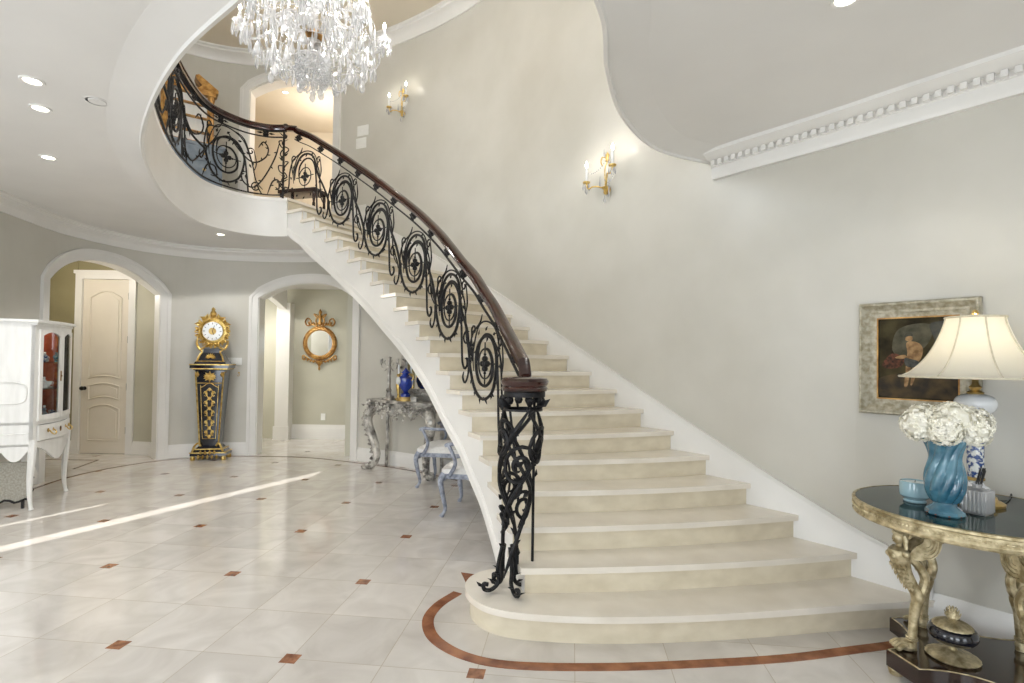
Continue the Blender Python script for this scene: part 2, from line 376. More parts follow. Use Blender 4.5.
def archfn(s0, s1, spring, apex):
    return lambda x: spring+(apex-spring)*max(0, 1-abs((x-(s0+s1)/2)/((s1-s0)/2))**2.3)
ops = []
def arch(pxa, pxb, z0, spring, apex, lo, hi):
    a, b = WP.bearing(pxa, lo, hi), WP.bearing(pxb, lo, hi); o = (a, b, z0, archfn(a, b, spring, apex)); ops.append(o); return o
sL = WP.near((-3.9, 8.07))
A1 = arch(47, 160, 0, 2.34, 2.69, .5, sL)
A2 = arch(259, 353, 0, 2.36, 2.6, sL-1.2, sL+3)
A3 = arch(242, 330, F2, 5.5, 5.72, sL-1.2, sL+3)
struct('wall_right', wall_mesh(WP, 0, ZU+.1, ops, .22), M['plaster'])
def casing(o, wdt, th, name):
    mb = MB(); s0, s1, z0, fn = o; n = 24
    inner = [(s0, z0+(fn(s0)-z0)*i/4) for i in range(4)]+[(s0+(s1-s0)*i/n, fn(s0+(s1-s0)*i/n)) for i in range(n+1)]+[(s1, z0+(fn(s1)-z0)*(3-i)/4) for i in range(4)]
    outer = []
    for i, (s_, z) in enumerate(inner):
        a = inner[max(i-1, 0)]; b = inner[min(i+1, len(inner)-1)]; d = Vector((b[0]-a[0], b[1]-a[1])).normalized()
        nrm = Vector((-d.y, d.x)); outer.append((s_+nrm.x*wdt, z+nrm.y*wdt))
    # two stepped bands
    for (f0, f1, t) in ((0, .72, th), (.66, 1, th*1.6)):
        L = []
        for (i_, o_) in zip(inner, outer):
            p0 = (i_[0]+(o_[0]-i_[0])*f0, i_[1]+(o_[1]-i_[1])*f0); p1 = (i_[0]+(o_[0]-i_[0])*f1, i_[1]+(o_[1]-i_[1])*f1)
            L.append([WP.off(p0[0], -.01, p0[1]), WP.off(p0[0], t, p0[1]), WP.off(p1[0], t, p1[1]), WP.off(p1[0], -.01, p1[1])])
        vs = [v for q in L for v in q]; fs = [(i*4+k, (i+1)*4+k, (i+1)*4+(k+1) % 4, i*4+(k+1) % 4) for i in range(len(L)-1) for k in range(4)]
        fs += [(0, 1, 2, 3), tuple((len(L)-1)*4+k for k in (3, 2, 1, 0))]; mb.add(vs, fs)
    # white lining of the reveal
    L = []
    for (i_) in inner: L.append([WP.off(i_[0], .0, i_[1]), WP.off(i_[0], -.225, i_[1])])
    cx_ = (s0+s1)/2; L2 = []
    for i, (i_) in enumerate(inner):
        o_ = outer[i]; k = .012/wdt; q = (i_[0]-(o_[0]-i_[0])*k, i_[1]-(o_[1]-i_[1])*k); L2.append([WP.off(q[0], .0, q[1]), WP.off(q[0], -.225, q[1])])
    vs = [v for a, b in zip(L, L2) for v in (a[0], a[1], b[1], b[0])]
    mb.add(vs, [(i*4+k, (i+1)*4+k, (i+1)*4+(k+1) % 4, i*4+(k+1) % 4) for i in range(len(L)-1) for k in range(4)])
    return struct(name, mb, M['trim'])
casing(A1, .13, .022, 'trim_1'); casing(A2, .13, .022, 'trim_2'); casing(A3, .13, .022, 'trim_3')
# unseen left wall with two slits shaped to cast the floor's sun streaks
LW = Path([(-4.95, -3.1), (-4.95, 3.72)])
struct('wall_left', wall_mesh(LW, 0, ZU+.1, [(4.56, 5.0, .05, lambda x: 2.45), (6.26, 6.46, .05, lambda x: .97)], .04), M['plaster'])
struct('wall_back', MB().box((-5.1, -3.2, 0), (4.8, -3.0, ZU+.1)), M['plaster'])
struct('wall_side', MB().box((4.6, -3.1, 0), (4.8, .35, ZU+.1)), M['plaster'])
fl = MB().add([(-9, -3.2, 0), (6, -3.2, 0), (6, 13, 0), (-9, 13, 0), (-9, -3.2, -.1), (6, -3.2, -.1), (6, 13, -.1), (-9, 13, -.1)], [(0, 1, 2, 3), (7, 6, 5, 4), (0, 4, 5, 1), (1, 5, 6, 2), (2, 6, 7, 3), (3, 7, 4, 0)])
struct('floor', fl, M['floor'])
# lower ceiling / upper floor slab with the curved void
iLand, iA = WP.near((-2.42, 7.83)), WP.near((1.55, 4.12))
def wpts(a, b, off, n=60): return [tuple((WP.at(a+(b-a)*i/n)+WP.right(a+(b-a)*i/n)*off))for i in range(n+1)]
poly = [p[:2] for p in VP][::-1]+[tuple(WP.at(iLand))]+wpts(iLand, 0, -.05)+[(-5, 3.6), (-5, -3.05), (4.7, -3.05), (4.7, .3)]+wpts(WP.L, iA, -.05)
slab = MB(); slab.prism(poly, ZC, F2)
struct('ceiling', slab, M['ceiling'])
up = MB(); up.prism([(-5.05, -3.1), (4.75, -3.1), (4.75, .3)]+wpts(WP.L, 0, -.05, 90)+[(-5.05, 3.6)], ZU, ZU+.12)
struct('ceiling_upper', up, M['plaster_upper'])
# band and lip round the void
vp3 = [(p[0], p[1], 0) for p in VP]
struct('trim_4', MB().sweep(vp3[::-1], [(-.01, ZC-.03), (.0, ZC-.05), (.02, ZC-.045), (.035, F2-.05), (.05, F2-.03), (.05, F2+.012), (-.04, F2+.012), (-.04, ZC-.03)]), M['trim'])
struct('trim_17', MB().sweep(vp3[::-1], [(-.008, ZC-.034), (-.04, ZC+.02), (-.2, ZC+.02), (-.2, ZC-.001), (-.16, ZC-.004), (-.10, ZC-.016), (-.04, ZC-.03)]), M['ceiling'])
# crown mouldings
def crown_prof(h, d, dent=False):
    return [(-.02, 0), (.02, 0), (.025, h*.12), (.03, h*.2), (d*.3, h*.45), (d*.55, h*.6), (d*.8, h*.66), (d*.82, h*.8), (d, h*.86), (d, h), (-.02, h)]
def wpath(a, b, z, n=80, off=0): return [WP.off(a+(b-a)*i/n, off, z) for i in range(n+1)]
struct('trim_5', MB().sweep(wpath(0, WP.near((-2.2, 7.72)), ZC-.16, 120), crown_prof(.16, .14)), M['trim'])
cor = MB().sweep(wpath(iA+.0, WP.L, ZC-.19, 60), [(-.02, 0), (.035, 0), (.045, .025), (.045, .085), (.055, .09), (.055, .128), (.1, .132), (.13, .15), (.16, .165), (.16, .195), (-.02, .195)])
n = int((WP.L-iA)/.055)
for i in range(n):
    s_ = iA+.02+i*.055; q = [WP.off(s_, .05, ZC-.098), WP.off(s_+.03, .05, ZC-.098), WP.off(s_+.03, .088, ZC-.098), WP.off(s_, .088, ZC-.098)]
    cor.add(q+[v+Vector((0, 0, .036)) for v in q], [(0, 3, 2, 1), (4, 5, 6, 7), (0, 1, 5, 4), (1, 2, 6, 5), (2, 3, 7, 6), (3, 0, 4, 7)])
struct('trim_6', cor, M['trim'])
struct('trim_7', MB().sweep(wpath(0, WP.L, ZU-.17, 160), crown_prof(.17, .16)), M['trim'])
# baseboards
bb = [(-.01, 0), (.028, 0), (.028, .13), (.022, .145), (.012, .17), (.008, .19), (-.01, .19)]
def base(a, b, name): struct(name, MB().sweep(wpath(a, b, .001, max(4, int((b-a)/.1))), bb), M['trim'])
base(0, A1[0]-.13, 'baseboard_left'); base(A1[1]+.13, A2[0]-.13, 'baseboard_far'); base(A2[1]+.13, WP.near(WO[2]), 'baseboard_right'); base(WP.near(WO[1])-.02, WP.L, 'baseboard_near')
struct('baseboard_upper', MB().sweep(wpath(A3[1]+.13, WP.near(WO[22]), F2, 10), bb), M['trim'])
# floor inlays
def strip(pts, wd, name, mat, z=.0025):
    struct(name, MB().sweep([(p[0], p[1], 0) for p in pts], [(-wd/2, .0), (wd/2, .0), (wd/2, z), (-wd/2, z)]), mat)
strip(wpts(.3, WP.near((-.5, 6.6)), .13, 140), .035, 'trim_8', M['inlay_line'])
bord = crom([(-.1, 3.75), (-.22, 3.56), (-.32, 3.4), (-.42, 3.22), (-.45, 3.03), (-.38, 2.83), (-.2, 2.67), (.05, 2.6), (.5, 2.6), (.95, 2.64), (1.4, 2.7), (1.8, 2.79), (2.1, 2.86), (2.32, 2.92)], 8)
strip(bord[16:], .065, 'trim_9', M['inlay'])
strip([(2.3, 2.93), (2.52, 2.66), (3.1, 1.93), (3.9, .93)], .065, 'trim_10', M['inlay'])
struct('trim_11', MB().prism([(-.33, 3.72), (-.26, 3.47), (.02, 3.62)], .0, .0025), M['inlay'])

# vestibule behind the left arch
def flatwall(pts, z0, z1, name, mat, th=.1, caps=True):
    return struct(name, MB().sweep([(p[0], p[1], 0) for p in pts], [(0, z0), (0, z1), (-th, z1), (-th, z0)]), mat)
DX0, DX1, DY = -6.42, -5.72, 8.0
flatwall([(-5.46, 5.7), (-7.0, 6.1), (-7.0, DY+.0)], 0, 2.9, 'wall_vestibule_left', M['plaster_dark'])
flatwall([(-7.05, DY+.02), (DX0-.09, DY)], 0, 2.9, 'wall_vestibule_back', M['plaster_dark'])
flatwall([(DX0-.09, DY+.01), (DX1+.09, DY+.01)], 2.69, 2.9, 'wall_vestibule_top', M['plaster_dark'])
flatwall([(DX1+.09, DY), (-5.35, DY-.03), tuple(WP.off(A1[1]+.05, -.2, 0))[:2]], 0, 2.9, 'wall_vestibule_right', M['plaster_hall'])
struct('ceiling_vestibule', MB().prism([(-7.2, 5.5), (-5.44, 5.5), (-5.5, 6.5), (-5.42, 7.1), (-5.15, 7.7), (-5.1, 8.3), (-7.2, 8.3)], 2.88, 3.0), M['ceiling'])
struct('vestibule_light_stop', MB().box((-7.1, 8.07, 0), (-5.0, 8.2, 3.0)), M['plaster_dark'])  # slab added to stop outside light leaking round the door
struct('baseboard_vestibule', MB().sweep([(DX1+.1, DY, 0), (-5.36, DY-.03, 0), (*tuple(WP.off(A1[1]+.02, -.2, 0))[:2], 0)], bb), M['trim'])
struct('baseboard_vestibule_left', MB().sweep([(-5.5, 5.72, 0), (-6.99, 6.12, 0), (-6.99, DY, 0), (DX0-.1, DY, 0)], bb), M['trim'])
strip([(-5.6, 6.9), (-5.75, 7.5), (-6.8, 7.5)], .03, 'trim_12', M['inlay_line']); strip([(-5.42, 5.7), (-6.2, 6.9), (-6.8, 7.0)], .03, 'trim_13', M['inlay_line'])
# the panelled door
dc = MB()
for x in (DX0-.1, DX1): dc.box((x, DY-.03, 0), (x+.1, DY+.05, 2.6))
dc.box((DX0-.1, DY-.031, 2.6), (DX1+.1, DY+.05, 2.7)); dc.box((DX0-.12, DY-.045, 2.68), (DX1+.12, DY+.05, 2.73))
struct('trim_14', dc, M['trim'])
door = thing('door_1', 'tall cream panelled door beyond the left archway', 'door', (DX0, DY, 0)); door['kind'] = 'structure'
W_ = DX1-DX0
MB().box((.004, .0, .005), (W_-.004, .04, 2.598)).build('door_leaf', M['door'], door)
def panel_outline(x0, x1, z0, z1, top, bot):
    n = 14; o = [(x0+(x1-x0)*i/n, z0+bot*math.sin(PI*i/n)) for i in range(n+1)]
    return o+[(x1-(x1-x0)*i/n, z1+top*math.sin(PI*i/n)) for i in range(n+1)]
for (z0, z1, tp, bt) in ((1.0+.12, 2.32, .1, -.08+.12), (.80, 1.0, .05, .05), (.2, .66, .07, 0)):
    o = panel_outline(.12, W_-.12, z0, z1, tp, bt); o2 = panel_outline(.16, W_-.16, z0+.04, z1-.04, tp, bt)
    p = MB(); pts = [(a, -.004, b) for a, b in o]; p.tube(pts+[pts[0]], .011, 6, flat=.8)
    pa = p.build('panel_moulding', M['door'], door)
    MB().slab(o2, .012, (0, -.010, 0), (1, 0, 0), (0, 0, 1), (0, 1, 0)).build('door_panel', M['door'], door)
k = MB().lathe([(.028, 0), (.028, .008), (.01, .012), (.01, .04), (.026, .045), (.032, .06), (.026, .075), (0, .08)], (.06, 0, .97), 14, axis=(0, -1, 0)); k.build('door_knob', M['black'], door)
for z in (.3, .95, 1.65, 2.3): MB().tube([(W_-.004, -.012, z), (W_-.004, -.012, z+.1)], .011, 8).build('hinge', M['black'], door)

# hall behind the second arch
flatwall([(-4.6, 9.78), (-2.55, 9.78)], 0, 2.9, 'wall_hall_back', M['plaster_hall'])
flatwall([(-2.78, 9.8), (-2.5, 8.1)], 0, 2.9, 'wall_hall_right', M['plaster_hall'])
flatwall([(-4.22, 8.24), (-5.6, 8.6), (-5.6, 10.8), (-4.3, 10.8)], 0, 2.9, 'wall_hall_left', M['plaster_hall'])
flatwall([(-4.35, 8.75), (-4.16, 9.78)][::1], 0, 2.0, 'wall_hall_inner', M['plaster_hall'], .05) if False else None
struct('ceiling_hall', MB().box((-5.8, 8.3, 2.72), (-2.4, 11, 2.85)), M['ceiling'])
struct('baseboard_hall', MB().sweep([(-4.02, 9.78, 0), (-2.76, 9.78, 0), (-2.6, 8.7, 0)], [(a*1.2, b*1.35) for a, b in bb]), M['trim'])
struct('baseboard_hall_left', MB().sweep([(-5.6, 8.62, 0), (-5.6, 10.8, 0), (-4.3, 10.8, 0)], [(a*1.2, b*1.5) for a, b in bb]), M['trim'])
# inner archway in the hall: pilaster, curved head
ia = MB(); ia.box((-4.22, 9.58, 0), (-3.98, 9.78, 2.45)); ia.box((-4.24, 9.56, 0), (-3.96, 9.6, .24))
pts = [(-4.1-.02*i-.0, 9.6-.11*i, 2.38+.20*math.sin(PI*i/12)) for i in range(13)]
ia.sweep(pts, [(-.06, -.06), (.06, -.06), (.06, .3), (-.06, .3)])
struct('trim_15', ia, M['trim'])
struct('trim_16', MB().box((-2.86, 9.3, 0), (-2.74, 9.42, 2.5)), M['trim'])
# upper hall behind the upper arch
flatwall([(-4.95, 7.8), (-5.4, 8.3), (-5.4, 10.6), (-1.6, 10.6), (-1.6, 7.5)], F2, ZU, 'wall_upper_hall', M['plaster_upper'])
struct('ceiling_upper_hall', MB().box((-5.6, 8.2, ZU-.1), (-1.4, 10.8, ZU+.05)), M['plaster_upper'])
struct('floor_upper_hall', MB().box((-5.6, 8.0, F2-.2), (-1.4, 10.8, F2)), M['plaster_upper'])

# ------------------------------------------------------------------ the staircase
IN = Path(crom([RI[k] for k in range(2, 24)], 6))
def lerp2(d, p):
    ks = sorted(d); p = min(max(p, ks[0]), ks[-1]); i = min(int(p), ks[-1]-1); f = p-i
    a, b, c, e = d[max(i-1, ks[0])], d[i], d[i+1], d[min(i+2, ks[-1])]
    return Vector(tuple(.5*((2*b[k])+(-a[k]+c[k])*f+(2*a[k]-5*b[k]+4*c[k]-e[k])*f*f+(-a[k]+3*b[k]-3*c[k]+e[k])*f**3) for k in range(2)))
def innr(p):      # unit vector from the open side towards the wall, across the stair
    d = lerp2(RI, p+.3)-lerp2(RI, p-.3); d.normalize(); return Vector((d.y, -d.x))
def front(k, over, extra=0, n=10):   # nosing/riser curve of step k, from the open side to the wall
    a, b = Vector(RI[k])+innr(k)*(-extra), Vector(WO[k]); d = (b-a).normalized(); nf = Vector((d.y, -d.x))
    bow = .055 if k < 9 else .055*max(0, (14-k)/5)
    return [a.lerp(b, i/n)+nf*(over+bow*4*(i/n)*(1-i/n)) for i in range(n+1)]
stair = thing('staircase', 'sweeping cream marble staircase with white curved stringer', 'staircase', (0, 0, 0))
step1 = crom([(2.4, 3.03), (1.94, 2.97), (1.43, 2.88), (.98, 2.815), (.505, 2.78), (.135, 2.80), (-.08, 2.86), (-.2, 2.98), (-.255, 3.14), (-.22, 3.3), (-.1, 3.4), (.03, 3.36)], 6)
def offs(pts, d):
    out = []
    for i in range(len(pts)):
        a, b = Vector(pts[max(i-1, 0)]), Vector(pts[min(i+1, len(pts)-1)]); t = (b-a).normalized(); out.append(tuple(Vector(pts[i])+Vector((-t.y, t.x))*d))
    return out
b1 = [tuple(p) for p in front(3, -.02)]
MB().prism(step1[::-1]+b1[::-1][:0]+[tuple(p) for p in front(3, .0)][::-1][:-1][::1] if False else (step1+[(.5, 3.36), (1.2, 3.46), (2.0, 3.6)]), RZ-.035, RZ).build('tread', M['tread'], stair)
r1 = [p for p in offs(step1, -.03)]
MB().prism(r1+[(.5, 3.33), (1.2, 3.43), (1.97, 3.56)], .0, RZ-.035).build('riser', M['riser'], stair)
for k in range(2, 23):
    f = front(k, .03, .03); bk = front(k+1, -.01, .03)
    MB().prism([tuple(p) for p in f]+[tuple(p) for p in bk[::-1]], k*RZ-.035, k*RZ).build('tread', M['tread'], stair)
for k in range(2, 24):
    f = front(k, 0); bk = front(k, -.02)
    MB().prism([tuple(p) for p in f]+[tuple(p) for p in bk[::-1]], (k-1)*RZ, k*RZ-(.035 if k < 23 else .02)).build('riser', M['riser'], stair)
MB().prism([tuple(p) for p in front(23, .035, .03)]+[tuple(p) for p in front(23, -.12, .03)][::-1], F2-.02, F2+.014).build('landing_nosing', M['tread'], stair)
def zb(p):
    z = p*RZ-.51
    if p > 21.3: z += (p-21.3)*.045
    return max(z, 0.0)
# curved string on the open side
st = MB(); th = .06
for k in range(2, 23):
    m = 4
    for j in range(m):
        p0, p1 = k+j/m, k+(j+1)/m; a0, a1 = lerp2(RI, p0), lerp2(RI, p1); n0, n1 = innr(p0), innr(p1); zt = k*RZ-.034
        vs = [(a0.x, a0.y, zb(p0)), (a1.x, a1.y, zb(p1)), (a1.x, a1.y, zt), (a0.x, a0.y, zt)]
        b0, b1_ = a0+n0*th, a1+n1*th; vs += [(b0.x, b0.y, zb(p0)), (b1_.x, b1_.y, zb(p1)), (b1_.x, b1_.y, zt), (b0.x, b0.y, zt)]
        st.add(vs, [(0, 1, 2, 3), (7, 6, 5, 4), (0, 4, 5, 1), (3, 2, 6, 7)]+([(0, 3, 7, 4)] if j == 0 else [])+([(1, 5, 6, 2)] if j == m-1 else []))
st.build('stringer', M['trim'], stair)
# raised moulding along the lower edge of the string
mo = [];
for i in range(0, 120):
    p = 3.5+(23-3.5)*i/119; a = lerp2(RI, p); mo.append((a.x, a.y, zb(p)))
MB().sweep(mo, [(-.018, -.008), (.02, -.008), (.02, .085), (-.006, .085), (-.012, .07), (-.018, .06)]).build('stringer_moulding', M['trim'], stair)
# soffit under the steps
sf = MB(); n = 60; vs = []
for i in range(n+1):
    p = 3.4+(23-3.4)*i/n; a, b = lerp2(RI, p), lerp2(WO, p); vs += [(a.x, a.y, zb(p)), (b.x, b.y, zb(p)), (b.x, b.y, zb(p)+.03), (a.x, a.y, zb(p)+.03)]
sf.add(vs, [(i*4+q, (i+1)*4+q, (i+1)*4+(q+1) % 4, i*4+(q+1) % 4) for i in range(n) for q in range(4)]+[(0, 1, 2, 3), tuple(n*4+q for q in (3, 2, 1, 0))]); sf.build('soffit', M['trim'], stair)
# skirt board on the wall
sk = MB(); vs = []; n = 90; vs2 = []
for i in range(n+1):
    p = 1.0+(23-1.0)*i/n; a = lerp2(WO, p); d = (lerp2(WO, p+.2)-lerp2(WO, p-.2)).normalized(); nl = Vector((-d.y, d.x)); z = max(p*RZ+.155, .19)
    lo = max(0, (math.floor(p)-1)*RZ-.02)
    for (o_, zz) in ((-.01, lo), (.026, lo), (.026, z-.055), (.02, z-.045), (.02, z-.02), (.03, z-.015), (.03, z), (-.01, z)): q = a+nl*o_; vs.append((q.x, q.y, zz))
sk.add(vs, [(i*8+q, (i+1)*8+q, (i+1)*8+(q+1) % 8, i*8+(q+1) % 8) for i in range(n) for q in range(8)]+[tuple(range(8)), tuple(n*8+7-q for q in range(8))]); sk.build('skirt_board', M['trim'], stair)

# ------------------------------------------------------------------ the iron railing
railing = thing('stair_railing', 'black wrought iron scroll railing with polished mahogany handrail', 'railing', (0, 0, 0))
INS = .075
RP = []       # rail path: (x, y, base z)  from the newel up the stair and along the balcony
n = 200
for i in range(n+1):
    p = 2.4+(22.95-2.4)*i/n; a = lerp2(RI, p)+innr(p)*INS; RP.append((a.x, a.y, p*RZ))
nst = len(RP)
bal = VP[1:8*9+1]; bo = offs(bal, .06); bo = [(a, b, F2+.01) for a, b in bo]
RP2 = [(q[0], q[1], q[2]) for q in bo if True]
class RailPath:
    def __init__(s, pts):
        s.p = [Vector(p) for p in pts]; s.s = [0]
        for i in range(1, len(s.p)): s.s.append(s.s[-1]+(s.p[i].xy-s.p[i-1].xy).length)
        s.L = s.s[-1]
    def at(s, t):
        if t <= 0:
            d = (s.p[1]-s.p[0]); d /= max(d.xy.length, 1e-6); return s.p[0]+d*t
        if t >= s.L:
            d = (s.p[-1]-s.p[-2]); d /= max(d.xy.length, 1e-6); return s.p[-1]+d*(t-s.L)
        lo, hi = 0, len(s.s)-1
        while hi-lo > 1:
            m = (lo+hi)//2
            if s.s[m] <= t: lo = m
            else: hi = m
        return s.p[lo].lerp(s.p[hi], (t-s.s[lo])/max(s.s[hi]-s.s[lo], 1e-9))
SR = RailPath(RP); BR = RailPath(RP2)
HR = .975; SUB = .82
hp = [(-.03, -.045), (.03, -.045), (.034, -.03), (.026, -.022), (.036, -.008), (.03, .008), (.012, .016), (-.012, .016), (-.03, .008), (-.036, -.008), (-.026, -.022), (-.034, -.03)]
hp = [(a*1.12, b*1.3) for a, b in hp]
stair_top = [SR.at(SR.L*i/120)+Vector((0, 0, HR)) for i in range(121)]
capz = 1.335
for i in range(14):      # ease the bottom end into the newel cap
    f = i/14; stair_top[i].z = min(stair_top[i].z, stair_top[i].z*f+(capz)*(1-f)) if i < 5 else stair_top[i].z
stair_top[0] = Vector((.10, 3.075, 1.335)); stair_top[1] = Vector((.125, 3.10, 1.345)); stair_top[2] = stair_top[1].lerp(stair_top[3], .5)
MB().sweep(stair_top, hp).build('handrail', M['mahogany'], railing)
MB().sweep([v+Vector((0, 0, -.06)) for v in stair_top], [(-.02, -.008), (.02, -.008), (.02, .004), (-.02, .004)]).build('rail_channel', M['iron'], railing)
bt = [v+Vector((0, 0, .915)) for v in [BR.at(BR.L*i/120) for i in range(121)]]
top_k = stair_top[-1]
easing = [top_k, top_k+Vector((-.03, .02, .015)), Vector((bt[0].x+.02, bt[0].y, bt[0].z-.06)), Vector((bt[0].x, bt[0].y, bt[0].z))]
gg = MB().sweep([top_k, top_k.lerp(bt[0], .5)+Vector((0, 0, .0)), bt[0]], hp); gg.ball(bt[0]+Vector((0, 0, -.01)), .045, 12); gg.build('handrail', M['mahogany'], railing)
MB().sweep(bt, hp).build('handrail', M['mahogany'], railing)
MB().sweep([v+Vector((0, 0, -.06)) for v in bt], [(-.02, -.008), (.02, -.008), (.02, .004), (-.02, .004)]).build('rail_channel', M['iron'], railing)
MB().sweep([SR.at(SR.L*i/120)+Vector((0, 0, SUB)) for i in range(4, 121)], [(-.009, -.006), (.009, -.006), (.009, .006), (-.009, .006)]).build('sub_rail', M['iron'], railing)
MB().sweep([v+Vector((0, 0, -.14)) for v in bt], [(-.009, -.006), (.009, -.006), (.009, .006), (-.009, .006)]).build('sub_rail', M['iron'], railing)
MB().sweep([BR.at(BR.L*i/120)+Vector((0, 0, .03)) for i in range(121)], [(-.01, -.006), (.01, -.006), (.01, .006), (-.01, .006)]).build('bottom_rail', M['iron'], railing)
def pmap(path, u0, z0, pts, n=6, lat=0):
    out = []
    for q in crom(pts, n):
        b = path.at(u0+q[0]); out.append(Vector((b.x, b.y, max(z0+q[1], b.z+.03 if path is BR else 0))))
    return out
def lat_at(path, u):
    d = path.at(u+.02)-path.at(u-.02); d.z = 0; d.normalize(); return Vector((-d.y, d.x, 0)), d
def spiral(cx, cz, r0, r1, a0, turns, n=24):
    return [(cx+(r0+(r1-r0)*i/n)*math.cos(a0+turns*2*PI*i/n), cz+(r0+(r1-r0)*i/n)*math.sin(a0+turns*2*PI*i/n)) for i in range(n+1)]
def taper(n, r): return [r*(.45+.55*min(1, i/4, (n-1-i)/4)) for i in range(n)]
def scroll_panel(path, u0, zc, P, m, k=1.0, last=False, S=1.0):
    """medallion centred at u0,zc; the next one downhill at (-P,-m)"""
    mb = MB(); R = .0100*k
    def line(pts, n=5, r=R):
        q = pmap(path, u0, zc, pts, n); mb.tube(q, taper(len(q), r), 6)
        return q
    # crook over the medallion that sweeps down and round the next one, spiralling in
    if not last:
        A = [(.2*S, -.02), (.185*S, .12*S), (.1*S, .255*S), (-.03*S, .29*S), (-.17*S, .21*S), (-.25*S-(P-.75)*.3, .03-m*.1), (-P*.48-.01, -m*.45), (-P+.30*S, -m*.8-.02), (-P+.27*S, -m-.06*S), (-P+.18*S, -m-.21*S), (-P+.02, -m-.275*S), (-P-.14*S, -m-.2*S), (-P-.2*S, -m-.03)]
        A += [(-P-.19*S, -m+.09*S), (-P-.1*S, -m+.195*S), (-P+.03*S, -m+.205*S), (-P+.145*S, -m+.12*S), (-P+.165*S, -m-.02*S), (-P+.1*S, -m-.14*S), (-P-.02*S, -m-.17*S), (-P-.12*S, -m-.1*S), (-P-.125*S, -m+.02*S), (-P-.06*S, -m+.105*S), (-P+.03*S, -m+.11*S)]
        q = line(A, 5, R*1.25)
        for i in range(6, len(q)-30, 3):     # acanthus leaves along the outside of the curl
            l_, d_ = lat_at(path, u0); t = (q[i+1]-q[i-1]).normalized(); nn = t.cross(l_)
            if 40 < i < 66 or i % 9 == 0:
                sg = 1 if i % 2 else -1; mb.leaf(q[i], (t*.5+nn*(.9 if 40 < i < 66 else sg)), l_, .055*S, .028*S, .006)
    # inner straight bar from the medallion ring to the tread with a foot curl
    line([(.125*S, .02), (.1*S, .15*S), (0, .225*S), (-.12*S, .2*S), (-.2*S, .08*S), (-.235*S, -.15*S), (-.25*S, -.34), (-.262*S, -.47), (-.3*S, -.53), (-.345*S, -.5), (-.34*S, -.45), (-.31*S, -.45)])
    # lyre bars hanging from the sub rail, second line inside the crook
    line([(.06*S, .385), (.1*S, .32), (.24*S, .24*S), (.30*S, .08*S), (.31*S, -.08), (.36*S, -.16), (.40*S, -.12), (.385*S, -.07)], 4, R*.85)
    line([(-.08*S, .355-.13*(m > 0)), (-.2*S, .29-.16*(m > 0)), (-.285*S, .02), (-.33*S, -.2-.1*(m > 0)), (-.4*S, -.3-.12*(m > 0))], 4, R*.8)
    line([(.215*S, -.06), (.225*S, .1*S), (.13*S, .29*S), (-.03*S, .325*S), (-.19*S, .245*S), (-.27*S, .05)], 5, R*.7)
    l_, d_ = lat_at(path, u0)
    for a in range(12):
        t_ = a*PI/6; b = path.at(u0+.255*S*math.cos(t_)); mb.leaf(Vector((b.x, b.y, zc+.255*S*math.sin(t_))), d_*math.cos(t_+.9)+Vector((0, 0, math.sin(t_+.9))), l_, .055*S, .03*S, .006)
    # C-scrolls
    line([(c[0], c[1]) for c in spiral(-.33*S, -.28, .065, .015, 2.2, -1.2, 12)]+[(-.33*S, -.27)], 3, R*.8)
    line([(-.32*S, -.215), (-.36*S, -.3), (-.41*S, -.4), (-.43*S, -.47)][::-1]+[], 4, R*.8)
    line(spiral(.22*S, .27*S, .045, .012, -1.2, 1.15, 12), 3, R*.8)
    line([(.265*S, .27*S), (.25*S, .12*S), (.22*S, .02)], 4, R*.8)
    line(spiral(-.27*S, .16, .045, .012, 2.5, -1.1, 12), 3, R*.8)
    line([(-.3*S, .19), (-.33*S, .02), (-.3*S, -.1)], 4, R*.8)
    o = mb.build('scroll_panel', M['iron'], railing)
    # ring, spokes and quatrefoil
    me = MB(); l_, d_ = lat_at(path, u0)
    ring = pmap(path, u0, zc, [(.115*S*math.cos(a*PI/8), .115*S*math.sin(a*PI/8)) for a in range(17)], 2); me.tube(ring, R*.7, 5)
    for a in range(4):
        dx, dz = math.cos(a*PI/2), math.sin(a*PI/2); q = pmap(path, u0, zc, [(.03*dx, .03*dz), (.165*S*dx, .165*S*dz)], 3); me.tube(q, R*.6, 5)
        b = path.at(u0+.038*dx*S); me.ball((b.x, b.y, zc+.038*dz*S), .025*S, 8, 1, 1, 1)
        b = path.at(u0+.072*dx*S); me.ball((b.x, b.y, zc+.072*dz*S), .012*S, 6)
    b = path.at(u0); me.ball((b.x, b.y, zc), .022*S, 8)
    me.build('rosette', M['iron'], o)
    return o
us = lambda p: (p-2.55)/(22.95-2.55)
def stair_u(p):
    a = lerp2(RI, p)+innr(p)*INS
    return min(range(nst), key=lambda i: (SR.p[i].xy-a).length)
cent = [6.75, 9.95, 13.1, 16.2, 19.3, 22.2]
ul = [SR.s[stair_u(p)] for p in cent]
for i, p in enumerate(cent):
    u = ul[i]; zc = p*RZ+.41
    if i: scroll_panel(SR, u, zc, u-ul[i-1], (p-cent[i-1])*RZ)
    else: scroll_panel(SR, u, zc, .75, .5, last=True)
